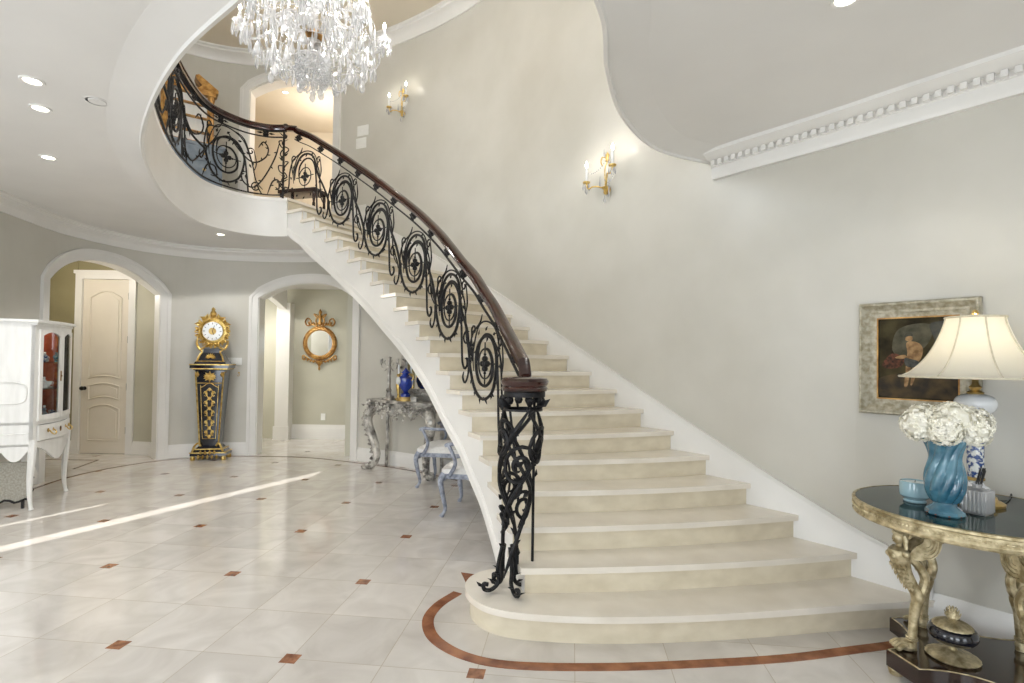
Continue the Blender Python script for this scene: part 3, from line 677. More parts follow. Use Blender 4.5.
# collars between handrail and sub rail
for i in range(13):
    p = 4.0+i*(22.6-4.0)/12; u = SR.s[stair_u(p)]; b = SR.at(u); z = p*RZ+(HR-.045+SUB)/2; mb = MB(); l_, d_ = lat_at(SR, u)
    sl = Vector((0, 0, RZ/.235*0)); 
    for a in range(4):
        dd = d_*math.cos(a*PI/2+PI/4)+Vector((0, 0, 1))*math.sin(a*PI/2+PI/4); mb.ball(Vector((b.x, b.y, z))+dd*.028, .02, 6)
    mb.ball((b.x, b.y, z), .022, 8); mb.tube([(b.x, b.y, z-.05), (b.x, b.y, z+.05)], .008, 6)
    for sg in (-1, 1): mb.leaf(Vector((b.x, b.y, z))+d_*sg*.03, d_*sg+Vector((0, 0, .65*sg)), l_, .06, .03)
    mb.build('collar', M['iron'], railing)
ub = [.72, 1.95, 3.2]
for i, u in enumerate(ub[::1]):
    # along the balcony
    if u > BR.L: break
    mb_last = (i == 0)
    scroll_panel(BR, u, F2+.40, (u-(ub[i-1] if i else 0)), 0.0, S=1.12, last=mb_last)
sw = MB()
for (a, b) in ((0.0, .72), (.72, 1.95), (1.95, 3.2)):
    L = b-a
    for pts in ([(.08, .70), (.12*L+.05, .5), (.4*L, .2), (.55*L, .1), (.7*L, .16), (.72*L, .26), (.64*L, .28)], [(L*.98, .70), (.8*L, .55), (.55*L, .42), (.35*L, .5), (.3*L, .62), (.38*L, .7), (.46*L, .62)], [(.3*L, .04), (.22*L, .2), (.12*L, .22), (.1*L, .12), (.17*L, .1)]):
        q = pmap(BR, a, F2+.01, pts, 6); sw.tube(q, taper(len(q), .009), 6)
        for j in range(4, len(q)-4, 4):
            l_, d_ = lat_at(BR, a+.3*L); t = (q[j+1]-q[j-1]).normalized(); sw.leaf(q[j], t*.6+t.cross(l_)*(1 if j % 8 else -1), l_, .045, .02)
sw.build('balcony_scrollwork', M['iron'], railing)
for i in range(7):
    u = .25+i*.55
    if u > BR.L: break
    b = BR.at(u); z = b.z+.82; l_, d_ = lat_at(BR, u); mb = MB()
    for a in range(4):
        dd = d_*math.cos(a*PI/2+PI/4)+Vector((0, 0, 1))*math.sin(a*PI/2+PI/4); mb.ball(Vector((b.x, b.y, z))+dd*.026, .02, 6)
    for sg in (-1, 1): mb.leaf(Vector((b.x, b.y, z))+d_*sg*.03, d_*sg, l_, .08, .03)
    mb.tube([(b.x, b.y, z-.05), (b.x, b.y, z+.05)], .008, 6); mb.build('collar', M['iron'], railing)
# leafy corner post at the landing
b = BR.at(.02); po = MB(); po.tube([(b.x, b.y, F2), (b.x, b.y, F2+.87)], .014, 8)
for j in range(12):
    z = F2+.05+j*.065; a = j*2.4; q = [Vector((b.x, b.y, z)), Vector((b.x+.05*math.cos(a), b.y+.05*math.sin(a), z+.04)), Vector((b.x+.06*math.cos(a+.6), b.y+.06*math.sin(a+.6), z+.09)), Vector((b.x+.02*math.cos(a+1), b.y+.02*math.sin(a+1), z+.1))]
    po.tube(crom(q, 4), .008, 5); po.leaf((b.x, b.y, z+.03), (math.cos(a+2), math.sin(a+2), .8), (0, .3, 1), .08, .035)
po.build('landing_post', M['iron'], railing)
# newel: mahogany cap over a cage of scrolls on three leafy feet
NX, NY = .075, 3.06
nw = MB(); nw.lathe([(0, 1.288), (.105, 1.288), (.128, 1.296), (.134, 1.31), (.125, 1.322), (.134, 1.334), (.138, 1.35), (.125, 1.366), (.1, 1.372), (0, 1.374)], (NX, NY, 0), 32); nw.build('newel_cap', M['mahogany'], railing)
ng = MB()
def nax(z): f = (z-RZ)/(1.28-RZ); return NX-.085*(1-f), NY+.01*(1-f)
def nrad(z): 
    f = (z-RZ)/(1.28-RZ); K = [(0, .09), (.08, .05), (.2, .045), (.33, .055), (.42, .075), (.55, .10), (.8, .118), (.92, .11), (1, .1)]
    for (a, ra), (b_, rb) in zip(K, K[1:]):
        if a <= f <= b_: return ra+(rb-ra)*(f-a)/(b_-a)
    return .1
def helix(z0, z1, a0, turns, r=.0095, n=40, wob=0, k=1):
    q = []
    for i in range(n+1):
        z = z0+(z1-z0)*i/n; x, y = nax(z); a = a0+turns*2*PI*i/n; rr = nrad(z)*k*(1+wob*math.sin(i/n*PI*6)); q.append((x+rr*math.cos(a), y+rr*math.sin(a), z))
    ng.tube(q, taper(len(q), r), 6); return q
for a in range(3): helix(RZ+.1, 1.2, a*2.09, .8, .0125)
for a in range(3): helix(RZ+.35, 1.2, a*2.09+.9, -.7, .011)
for a in range(6):     # spirals wrapped on the cage
    zc = [1.02, .88, .98, .62, .72, .55][a]; ac = a*1.15+3.6; x0, y0 = nax(zc)
    for (ra, rb, tn) in ((.11, .02, 1.8),):
        q = []
        for i in range(31):
            t = i/30; rr = (ra+(rb-ra)*t)*(.75 if zc < .8 else 1); th_ = t*tn*2*PI; z = zc+rr*math.sin(th_)*1.15; du = rr*math.cos(th_)
            x, y = nax(z); R_ = nrad(z)+.004; aa = ac+du/max(R_, .05); q.append((x+R_*math.cos(aa), y+R_*math.sin(aa), z))
        ng.tube(q, taper(31, .0115), 6)
for j in range(26):
    z = RZ+.2+.035*j; x, y = nax(z); a = j*2.4; R_ = nrad(z); ng.leaf((x+R_*math.cos(a), y+R_*math.sin(a), z), (-math.sin(a), math.cos(a), .8), (math.cos(a), math.sin(a), 0), .065, .032, .008)
for j in range(10):
    a = j*PI*2/10; x, y = nax(1.22); ng.ball((x+.1*math.cos(a), y+.1*math.sin(a), 1.24+.01*(j % 2)), .024, 7); ng.leaf((x+.09*math.cos(a), y+.09*math.sin(a), 1.2), (math.cos(a), math.sin(a), .8), (-math.sin(a), math.cos(a), 0), .08, .04)
x, y = nax(1.19); ng.lathe([(.095, 1.183), (.112, 1.183), (.112, 1.195), (.095, 1.195), (.095, 1.183)], (x, y, 0), 24)
ng.lathe([(.085, 1.262), (.118, 1.262), (.118, 1.29), (.085, 1.29), (.085, 1.262)], (NX, NY, 0), 24)
ng.build('newel_cage', M['iron'], railing)
for a in (3.4, 5.2, 6.9, 2.2):     # feet
    f = MB(); x, y = nax(RZ); cx_, sx_ = math.cos(a), math.sin(a)
    q = crom([(x+.03*cx_, y+.03*sx_, RZ+.26), (x+.055*cx_, y+.055*sx_, RZ+.14), (x+.05*cx_, y+.05*sx_, RZ+.06), (x+.09*cx_, y+.09*sx_, RZ+.02), (x+.13*cx_, y+.13*sx_, RZ+.025), (x+.135*cx_, y+.135*sx_, RZ+.055), (x+.11*cx_, y+.11*sx_, RZ+.05)], 6)
    f.tube(q, [.012]*len(q), 7)
    for j, t in enumerate((8, 14, 20, 26)): f.leaf(q[t], (cx_*.8-sx_*(-1)**j, sx_*.8+cx_*(-1)**j, .5), (0, 0, 1), .06, .035, .006)
    f.build('newel_foot', M['iron'], railing)
b = (.135, 3.13); MB().tube([(b[0], b[1], 2*RZ), (b[0], b[1], 1.26)], .0085, 8).build('baluster', M['iron'], railing)
bb_ = MB(); q = crom([(.05, 3.2, .62), (.03, 3.24, .85), (.0, 3.3, 1.1), (-.02, 3.36, 1.26)], 8); bb_.tube(q, .009, 6)
for (cz, cu) in ((.95, 3.55), (.72, 3.4)):
    pts = []
    for i in range(31):
        t = i/30; r_ = .13+(.02-.13)*t; a = t*2*PI*1.7; pts.append((cu*0-.02-.1*(cu-3.3)+(-.28)*r_*math.cos(a), cu+r_*math.cos(a)*.9, cz+r_*1.25*math.sin(a)))
    bb_.tube(pts, .0085, 6)
bb_.build('newel_side_scrolls', M['iron'], railing)

# ------------------------------------------------------------------ lamps in the ceilings
def downlight(loc, r, label, name='recessed_light', grp='recessed ceiling lights', watts=14):
    t = thing(name, label, 'ceiling light', loc, 0, grp)
    MB().lathe([(r*.78, .0), (r*.8, -.006), (r*1.05, -.008), (r*1.12, -.003), (r*1.12, .001), (r*.78, .001)], (0, 0, 0), 24).build('trim_ring', M['trim'], t)
    MB().lathe([(0, -.002), (r*.78, -.002), (r*.78, .0), (0, .0)], (0, 0, 0), 24).build('lamp', M['downlight'], t)
    if watts: light('downlight_lamp', 'SPOT', (loc[0], loc[1], loc[2]-.03), watts, (1, .98, .95), rad=.05).data.spot_size = math.radians(125)
    return t
for (x, y, lb) in ((-2.84, 3.12, 'round recessed ceiling light nearest the camera at upper left'), (-3.1, 3.47, 'round recessed ceiling light just behind the nearest one at upper left'),
                   (-3.8, 4.34, 'round recessed ceiling light above the white cabinet'), (-3.84, 7.0, 'round recessed ceiling light beneath the balcony curve'),
                   (1.44, 2.32, 'round recessed ceiling light at top right above the stairs')):
    downlight((x, y, ZC), .055, lb, watts=8 if x > 0 else 42)
_s = A1[1]-.2; _p = WP.off(_s, -.11, A1[3](_s)-.002); downlight(tuple(_p), .035, 'small round light in the soffit of the left archway', watts=6)
light('vestibule_fill', 'POINT', (-6.2, 6.9, 2.6), 26, (1, .93, .82), rad=.12)  # hidden point light added to brighten the vestibule, no fixture
downlight((-4.25, 9.0, 2.72), .04, 'small ceiling light behind the second archway, left one', watts=28)
downlight((-3.9, 8.9, 2.72), .04, 'small ceiling light behind the second archway, right one', watts=28)
downlight((-3.9, 9.0, ZU-.1), .05, 'ceiling light in the upstairs hall', watts=0)
light('upper_hall_lamp', 'POINT', (-3.3, 9.3, 5.2), 45, (1, .93, .84), rad=.2)
t = thing('smoke_detector', 'small flat white disc set in the ceiling among the lights', 'smoke detector', (-2.65, 3.37, ZC))
MB().lathe([(0, -.004), (.045, -.004), (.05, 0), (.06, 0), (.06, -.002), (.07, -.002), (.07, .0)], (0, 0, 0), 24).build('cover', M['ceiling'], t)

# ------------------------------------------------------------------ chandelier
def drop(mb, p, L, r, seg=6):       # faceted pendant hanging from p
    mb.lathe([(0, -L), (r*.7, -L*.82), (r, -L*.62), (r*.55, -L*.25), (r*.15, -L*.05), (0, 0)], p, seg)
CX, CY, CZ = -1.7, 4.45, 4.15
ch = thing('crystal_chandelier', 'large crystal chandelier hanging in the stairwell void', 'chandelier', (CX, CY, CZ))
MB().tube([(0, 0, .95), (0, 0, ZU-CZ-.06)], .012, 8).build('chain', M['silver'], ch)
MB().lathe([(0, ZU-CZ-.09), (.05, ZU-CZ-.08), (.09, ZU-CZ-.03), (.1, ZU-CZ), (0, ZU-CZ)], (0, 0, 0), 20).build('ceiling_rose', M['silver'], ch)
MB().lathe([(0, -.1), (.05, -.08), (.08, 0), (.04, .08), (.03, .2), (.09, .3), (.12, .38), (.05, .46), (.03, .6), (.08, .7), (.04, .8), (.015, .95), (0, .96)], (0, 0, 0), 16).build('stem', M['crystal'], ch)
hub = MB().lathe([(0, -.02), (.07, -.015), (.09, .02), (.07, .06), (0, .07)], (0, 0, -.02), 16)
hub.build('hub', M['bronze'], ch)
basket = MB()
for i in range(9):
    z = -.22-.03*i*.9; rr = .135*math.sqrt(max(.02, 1-((i-2.5)/6.8)**2)); n = max(5, int(2*PI*rr/.032))
    for k in range(n): a = 2*PI*(k+.5*(i % 2))/n; basket.ball((rr*math.cos(a), rr*math.sin(a), z), .0135, 6)
basket.lathe([(.14, -.205), (.15, -.2), (.15, -.185), (.14, -.18), (.14, -.205)], (0, 0, 0), 20)
drop(basket, (0, 0, -.44), .11, .028); bo_ = basket.build('crystal_basket', M['crystal'], ch); bo_['kind'] = 'stuff'
prisms = MB(); rnd = random.Random(3)
ends = []
for tier, (na, R_, zt, off) in enumerate(((8, .575, .02, .2), (6, .40, .30, .4), (6, .28, .62, .1))):
    for i in range(na):
        a = off+2*PI*i/na; c_, s_ = math.cos(a), math.sin(a)
        arm = MB(); q = crom([(.06*c_, .06*s_, zt-.02), (R_*.35*c_, R_*.35*s_, zt+.10), (R_*.6*c_, R_*.6*s_, zt-.02), (R_*.82*c_, R_*.82*s_, zt-.09), (R_*.97*c_, R_*.97*s_, zt-.03), (R_*c_, R_*s_, zt+.03)], 6)
        arm.tube(q, .0125, 7); ao = arm.build('arm', M['crystal'], ch)
        MB().lathe([(.01, zt+.02), (.055, zt+.035), (.06, zt+.042), (.012, zt+.04), (.02, zt+.06), (.018, zt+.09)], (R_*c_, R_*s_, 0), 14).build('drip_pan', M['crystal'], ao)
        MB().lathe([(.011, zt+.05), (.011, zt+.13), (0, zt+.132)], (R_*c_, R_*s_, 0), 10).build('candle', M['porcelain'], ao)
        MB().lathe([(.006, zt+.13), (.014, zt+.15), (.012, zt+.17), (0, zt+.195)], (R_*c_, R_*s_, 0), 10).build('bulb', M['bulb'], ao)
        ends.append((R_*c_, R_*s_, zt))
        for k in range(10): b_ = 2*PI*k/10; drop(prisms, (R_*c_+.055*math.cos(b_), R_*s_+.055*math.sin(b_), zt+.03), .10+.03*rnd.random(), .012)
        for j in range(4, len(q)-3, 3):
            for e in (-1, 1): drop(prisms, (q[j][0]-s_*.015*e, q[j][1]+c_*.015*e, q[j][2]-.01), .08+.06*rnd.random(), .012)
def festoon(a, b, sag, nb):
    for i in range(nb+1):
        t = i/nb; prisms.ball((a[0]+(b[0]-a[0])*t, a[1]+(b[1]-a[1])*t, a[2]+(b[2]-a[2])*t-sag*4*t*(1-t)), .0085, 5)
for base_, na in ((0, 8), (8, 6), (14, 6)):
    for i in range(na):
        a, b = ends[base_+i], ends[base_+(i+1) % na]; festoon(a, b, .12, 22); festoon(a, (0, 0, a[2]+.42), .06, 26)
        m_ = ((a[0]+b[0])/2*1.0, (a[1]+b[1])/2*1.0, a[2]-.10); drop(prisms, m_, .14, .02); drop(prisms, (m_[0]*.8, m_[1]*.8, m_[2]+.05), .13, .02)
for (rr, z, n, L) in ((.5, -.06, 34, .12), (.42, -.1, 30, .14), (.32, -.14, 24, .14), (.22, -.16, 18, .13), (.46, .28, 30, .13), (.36, .22, 24, .14), (.24, .5, 20, .14), (.5, .12, 34, .1)):
    for k in range(n): a = 2*PI*k/n+rnd.random()*.1; drop(prisms, (rr*math.cos(a), rr*math.sin(a), z+rnd.uniform(-.03, .03)), L*rnd.uniform(.8, 1.3), .013)
    prisms.tube([(rr*math.cos(2*PI*k/36), rr*math.sin(2*PI*k/36), z+.01) for k in range(37)], .004, 4)
for i in range(8): festoon((.32*math.cos(i*PI/4), .32*math.sin(i*PI/4), -.22), (.13*math.cos(i*PI/4+.3), .13*math.sin(i*PI/4+.3), -.2), .16, 18)
pr = prisms.build('crystal_prisms', M['crystal'], ch); pr['kind'] = 'stuff'
for i in range(12):
    a = i*PI/6+.2; rr = (.30, .44)[i % 2]; z = (-.2, -.16)[i % 2]; p = MB(); p.ball((rr*math.cos(a), rr*math.sin(a), z-.03), .01, 6)
    p.lathe([(0, -.12), (.018, -.11), (.029, -.085), (.026, -.06), (.012, -.02), (0, 0)], (rr*math.cos(a), rr*math.sin(a), z-.04), 10); p.build('teardrop', M['crystal'], ch)
for i in range(8): a = i*PI/4+.12; light('chandelier_bulb', 'POINT', (CX+.6*math.cos(a), CY+.6*math.sin(a), CZ+.24), 7, (1, .96, .91), rad=.03)
light('chandelier_bulb', 'POINT', (CX, CY, CZ+.8), 30, (1, .96, .91), rad=.25)

# ------------------------------------------------------------------ wall sconces
def sconce(loc, rz, label):
    t = thing('wall_sconce', label, 'wall light', loc, rz, 'crystal wall sconces')     # local -y points into the room
    MB().lathe([(0, 0), (.03, .002), (.038, .012), (.02, .02), (0, .024)], (0, 0, -.19), 14, axis=(0, -1, 0)).build('backplate', M['gold'], t)
    b = MB(); b.lathe([(0, -.235), (.012, -.23), (.02, -.215), (.012, -.2), (.03, -.18), (.035, -.165), (.012, -.15), (0, -.15)], (0, -.04, 0), 12); b.tube(crom([(0, -.04, -.17), (0, -.05, .0), (.02, -.04, .08), (-.03, -.05, .12), (-.05, -.05, .08), (-.03, -.05, .04)], 6), .006, 6); b.lathe([(0, .06), (.02, .07), (.012, .1), (.02, .13), (0, .16)], (.02, -.04, 0), 10); b.build('stem', M['gold'], t)
    for sx, z0 in ((-1, -.10), (1, -.02)):
        q = crom([(0, -.04, -.18), (.05*sx, -.09, -.16), (.09*sx, -.12, z0-.06), (.13*sx, -.13, z0-.07), (.155*sx, -.13, z0-.02)], 6)
        a = MB().tube(q, .007, 7).build('arm', M['gold'], t); ex, ey = .155*sx, -.13
        MB().lathe([(.008, z0-.02), (.034, z0-.012), (.036, z0), (.012, z0+.004)], (ex, ey, 0), 14).build('drip_pan', M['gold'], a)
        MB().lathe([(.011, z0), (.011, z0+.13), (0, z0+.132)], (ex, ey, 0), 10).build('candle', M['porcelain'], a)
        MB().lathe([(.006, z0+.13), (.014, z0+.15), (.013, z0+.17), (0, z0+.2)], (ex, ey, 0), 10).build('bulb', M['bulb'], a)
        for k in range(5): d = MB(); b_ = 2*PI*k/5; drop(d, (ex+.03*math.cos(b_), ey+.03*math.sin(b_), z0-.015), .07, .009); d.build('pendant', M['crystal'], a)
    for (x, y, z, L, r) in ((-.155, -.13, -.13, .09, .018), (0, -.05, -.24, .08, .014), (.06, -.06, -.1, .12, .01), (-.05, -.06, -.05, .12, .01), (.1, -.05, .04, .1, .01), (0, -.06, .2, .1, .01), (.05, -.05, -.16, .12, .01)):
        d = MB(); drop(d, (x, y, z), L, r); d.build('pendant', M['crystal'], t)
    ch_ = MB()
    for (a, b) in (((-.155, -.13, -.02), (.02, -.04, .1)), ((.155, -.13, .05), (.02, -.04, .1)), ((.0, -.05, -.1), (.155, -.1, -.08))):
        for i in range(13): f = i/12; ch_.ball((a[0]+(b[0]-a[0])*f, a[1]+(b[1]-a[1])*f, a[2]+(b[2]-a[2])*f-.05*4*f*(1-f)), .006, 5)
    ch_.build('bead_chain', M['crystal'], t)
    R_ = Matrix.Rotation(rz, 3, 'Z')
    for sx, z0 in ((-1, -.10), (1, -.02)):
        p = Vector(loc)+R_ @ Vector((.155*sx, -.15, z0+.21)); light('sconce_bulb', 'POINT', p, .45, (1, .93, .82), rad=.02)
    return t
def on_wall(px, inward=.0): s_ = WP.bearing(px, sL-.5); p = WP.at(s_)+WP.right(s_)*inward; r = WP.right(s_); return p, math.atan2(r.x, -r.y)
p, rz = on_wall(608, .005); sconce((p.x, p.y, 3.25), rz, 'gilt two-candle crystal sconce lower on the curved wall, nearer the picture')
p, rz = on_wall(400, .005); sconce((p.x, p.y, 5.06), rz, 'gilt two-candle crystal sconce high on the wall beside the chandelier')

# ------------------------------------------------------------------ plates on the walls
def plate(px, z, wd, h, name, label, cat, parts=()):
    s_ = WP.bearing(px, WP.near((-4.9, 7.7))); r = WP.right(s_); p = WP.at(s_)+r*.002; t = thing(name, label, cat, (p.x, p.y, z), math.atan2(r.x, -r.y))
    MB().box((-wd/2, -.008, -h/2), (wd/2, 0, h/2)).build('cover_plate', M['plastic'], t)
    for (x, pw, ph) in parts: MB().box((x-pw/2, -.014, -ph/2), (x+pw/2, -.008, ph/2)).build('switch' if 'switch' in name else 'slot', M['plastic'], t)
    return t
plate(236.5, 1.40, .2, .11, 'light_switch', 'wide white switch plate beside the tall clock', 'light switch', [(-.06, .03, .06), (0, .03, .06), (.06, .03, .06)])
plate(359, 4.78, .2, .15, 'wall_vent', 'upper of two small white plates high on the upstairs wall', 'wall plate', [(0, .14, .02)])
plate(358, 4.60, .18, .15, 'wall_vent', 'lower of two small white plates high on the upstairs wall', 'wall plate', [(0, .12, .02)])
plate(1036, 1.27, .075, .12, 'power_outlet', 'white outlet plate on the wall right of the lamp', 'outlet', [(0, .03, .03)])
t = thing('power_outlet', 'small white outlet low on the hall wall beneath the round mirror', 'outlet', (-3.42, 9.775, .40)); MB().box((-.04, -.01, -.06), (.04, 0, .06)).build('cover_plate', M['plastic'], t); MB().box((-.015, -.013, -.03), (.015, -.009, .03)).build('slot', M['plastic'], t)
s_ = WP.bearing(240, WP.near((-4.9, 7.7))); r = WP.right(s_); p = WP.at(s_); t = thing('wall_hook', 'tiny brass hook beneath the switch plate', 'hook', (p.x, p.y, 1.23), math.atan2(r.x, -r.y))
MB().lathe([(0, 0), (.014, 0), (.012, .006), (0, .008)], (0, 0, 0), 10, axis=(0, -1, 0)).tube(crom([(0, -.004, 0), (.01, -.03, -.01), (.02, -.035, -.035), (0, -.03, -.05), (-.015, -.03, -.035)], 4), .004, 6).build('hook', M['brass'], t)

# ------------------------------------------------------------------ round gilt mirror in the hall
t = thing('round_mirror', 'round gilt convex mirror with carved crest on hall wall', 'mirror', (-3.5, 9.775, 1.74)); t.scale = (1.12, 1, 1.12)
MB().lathe([(0, .012), (.2, .012), (.215, .02), (0, .02)][::1], (0, 0, 0), 32, sx=1, sy=1.08, axis=(0, -1, 0)).build('glass', M['mirror'], t)
MB().lathe([(.205, 0), (.205, .03), (.225, .045), (.25, .035), (.26, .05), (.275, .03), (.275, 0)], (0, 0, 0), 36, axis=(0, -1, 0)).build('frame', M['goldwood'], t)
cr = MB()
for sx in (-1, 1):
    cr.tube([(a*sx, -.03, b) for a, b in crom([(.04, .27), (.12, .3), (.2, .28), (.24, .34), (.2, .4), (.15, .36), (.18, .33)], 5)], .012, 6)
    cr.tube([(a*sx, -.03, b) for a, b in crom([(.03, .3), (.07, .36), (.04, .44), (.1, .47), (.06, .42)], 5)], .011, 6)
    cr.tube([(a*sx, -.03, b) for a, b in crom([(.03, -.28), (.1, -.3), (.2, -.24), (.26, -.2), (.27, -.26), (.22, -.27)], 5)], .011, 6)
    for k in range(5): cr.leaf((.05*sx*k+.02*sx, -.03, -.28+.012*k), (sx*.6, 0, -1), (0, -1, 0), .07, .04, .01)
    for k in range(5): cr.leaf((.04*sx*k, -.03, .28), (sx*.5, 0, 1), (0, -1, 0), .08, .04, .01)
cr.lathe([(0, .27), (.03, .3), (.02, .36), (.035, .42), (.015, .47), (.03, .5), (0, .56)], (0, -.03, 0), 10); cr.lathe([(0, -.45), (.02, -.42), (.012, -.38), (.035, -.34), (.05, -.3), (0, -.27)], (0, -.03, 0), 10)
cr.build('crest', M['goldwood'], t)

# ------------------------------------------------------------------ pedestal clock
t = thing('pedestal_clock', 'tall ebony and gilt pedestal clock beside the left archway', 'clock', (-4.31, 7.74, 0), .2)
def taperbox(z0, z1, w0, w1, d0, d1): 
    return [(-w0/2, -d0/2, z0), (w0/2, -d0/2, z0), (w0/2, d0/2, z0), (-w0/2, d0/2, z0), (-w1/2, -d1/2, z1), (w1/2, -d1/2, z1), (w1/2, d1/2, z1), (-w1/2, d1/2, z1)]
BF = [(0, 3, 2, 1), (4, 5, 6, 7), (0, 1, 5, 4), (1, 2, 6, 5), (2, 3, 7, 6), (3, 0, 4, 7)]
bs = MB(); bs.add(taperbox(.06, .1, .46, .46, .30, .30), BF); bs.add(taperbox(.1, .15, .42, .38, .27, .24), BF); bs.add(taperbox(.15, .2, .34, .26, .22, .19), BF); bs.build('base', M['ebony'], t)
gt = MB()
for sx in (-1, 1):
    for sy in (-1, 1): gt.lathe([(0, 0), (.03, 0), (.035, .02), (.025, .06), (.03, .065), (0, .066)], (.2*sx, .12*sy, 0), 10)
for (z, w_, d_) in ((.1, .47, .31), (.148, .40, .26)): gt.add(taperbox(z, z+.012, w_, w_, d_, d_), BF)
for sx in (-1, 1): gt.tube(crom([(.2*sx, -.15, .12), (.17*sx, -.15, .2), (.13*sx, -.13, .24), (.1*sx, -.12, .2)], 5), .014, 6)
for k in range(9): gt.leaf((-.12+.03*k, -.15, .08), (0, -.1, 1 if k % 2 else -.6), (0, -1, 0), .07, .04, .01)
gt.build('base_mounts', M['gold'], t)
sh = MB(); sh.add(taperbox(.2, 1.27, .25, .38, .18, .26), BF); sh.build('shaft', M['ebony'], t)
ft = MB()      # gilt frame, scrollwork on the tapered front
def fp(x, z, o=.006):      # point on the front: x in -1..1
    f = (z-.2)/1.07; return (x*(.125+.065*f), -(.09+.04*f)-o, z)
for sx in (-1, 1):
    ft.tube([fp(sx*.97, z) for z in (.22, .6, 1.0, 1.25)], .011, 6); ft.tube([fp(sx*.66, z) for z in (.3, .6, .9, 1.06)], .0045, 5)
    for zc in (.38, .52, .66, .8, .94):
        q = [fp(sx*(.08+.22*math.sin(i/16*PI)*(1-i/30))/1, zc+.07-.14*i/16) for i in range(17)]; ft.tube(q, .007, 5)
        q = [fp(sx*(.3+.13*math.cos(a*.5)), zc+.035*math.sin(a*.5)) for a in range(0, 12)]; ft.tube(q, .006, 5)
        ft.leaf(fp(sx*.12, zc), (sx, 0, .7), (0, -1, 0), .06, .028, .005); ft.leaf(fp(sx*.2, zc+.03), (sx*.5, 0, -1), (0, -1, 0), .05, .025, .005)
    ft.leaf(fp(sx*.85, 1.17), (0, 0, 1), (0, -1, 0), .09, .045, .012)
ft.tube([fp(x, 1.06+.03*math.cos(x*PI/.66)) for x in [(-.66+1.32*i/12) for i in range(13)]], .0055, 5); ft.tube([fp(x, .3) for x in (-.66, 0, .66)], .0045, 5)
for zc in (.33, .45, .59, .73, .87, 1.0): ft.ball(fp(0, zc, .004), .022, 8, 1, .5, 1.2)
ft.tube([fp(-1, 1.09), fp(1, 1.09)], .006, 5)
for a in range(12): ft.leaf(fp(0, 1.18, .004), (math.cos(a*PI/6), 0, math.sin(a*PI/6)*.55), (0, -1, 0), .085, .045, .008)
ft.ball(fp(0, 1.18, .006), .04, 12, 1.3, .4, .8)
ft.build('shaft_mounts', M['gold'], t)
cp = MB(); cp.add(taperbox(1.27, 1.30, .40, .46, .28, .32), BF); cp.add(taperbox(1.30, 1.35, .50, .50, .34, .34), BF); cp.build('capital', M['ebony'], t)
g2 = MB(); g2.add(taperbox(1.345, 1.36, .51, .51, .35, .35), BF); g2.add(taperbox(1.285, 1.3, .47, .47, .325, .325), BF); g2.build('capital_mounts', M['gold'], t)
ck = MB(); ck.add(taperbox(1.36, 1.40, .42, .38, .28, .26), BF); ck.add(taperbox(1.40, 1.52, .36, .24, .24, .18), BF); ck.add(taperbox(1.52, 1.58, .22, .2, .16, .15), BF); ck.build('clock_plinth', M['ebony'], t)
g3 = MB()
for a in range(9): g3.leaf((0, -.118, 1.45), (math.cos(a*PI/8), 0, math.sin(a*PI/8)*.8), (0, -1, 0), .07, .03, .006)
for sx in (-1, 1): g3.tube(crom([(.17*sx, -.125, 1.405), (.15*sx, -.11, 1.47), (.12*sx, -.1, 1.53), (.15*sx, -.09, 1.56)], 5), .012, 6)
g3.tube([(-.19, -.13, 1.4), (.19, -.13, 1.4)], .007, 5); g3.build('plinth_mounts', M['gold'], t)
rc = MB(); rg = random.Random(5)
rc.lathe([(.0, -.1), (.19, -.08), (.2, 0), (.19, .03), (.155, .045), (.15, .03), (.15, .01), (0, .01)], (0, -.02, 1.83), 32, axis=(0, -1, 0))
for k in range(26):      # rococo shells and scrolls round the dial
    a = 2*PI*k/26; r0 = .17; up_ = 1.25 if math.sin(a) > .5 else 1
    rc.leaf((r0*math.cos(a), -.05, 1.83+r0*math.sin(a)*1.05), (math.cos(a+.9*(-1)**k), -.1, math.sin(a+.9*(-1)**k)), (0, -1, 0), (.07+.03*rg.random())*up_, .06, .02)
    rc.tube([((r0+.03+.03*math.cos(b))*math.cos(a+.12*math.sin(b)), -.06, 1.83+(r0+.03+.03*math.cos(b))*math.sin(a+.12*math.sin(b))*1.05) for b in [j*.6 for j in range(9)]], .009, 5)
for sx in (-1, 1): rc.tube(crom([(.1*sx, -.05, 1.6), (.16*sx, -.06, 1.57), (.2*sx, -.05, 1.64), (.2*sx, -.05, 1.7)], 5), .016, 6)
rc.lathe([(0, 0), (.03, .01), (.045, .04), (.02, .08), (.03, .1), (0, .13)], (0, -.04, 2.05), 10)
rc.build('gilt_case', M['gold'], t)
dl = MB().lathe([(0, .045), (.13, .045), (.135, .04), (.135, .03)], (0, -.02, 1.83), 32, axis=(0, -1, 0)).build('dial', M['porcelain'], t)
nm = MB()
for k in range(12): a = k*PI/6; nm.tube([(.098*math.cos(a), -.068, 1.83+.098*math.sin(a)), (.122*math.cos(a), -.068, 1.83+.122*math.sin(a))], .004, 4)
for (a, L) in ((1.25, .085), (-1.2, .055)): nm.tube([(0, -.07, 1.83), (L*math.cos(a), -.07, 1.83+L*math.sin(a))], .0035, 4)
nm.build('numerals_and_hands', M['black'], dl)
MB().lathe([(0, .047), (.05, .047), (.05, .045)], (0, -.02, 1.83), 20, axis=(0, -1, 0)).build('dial_centre', M['brass'], dl)

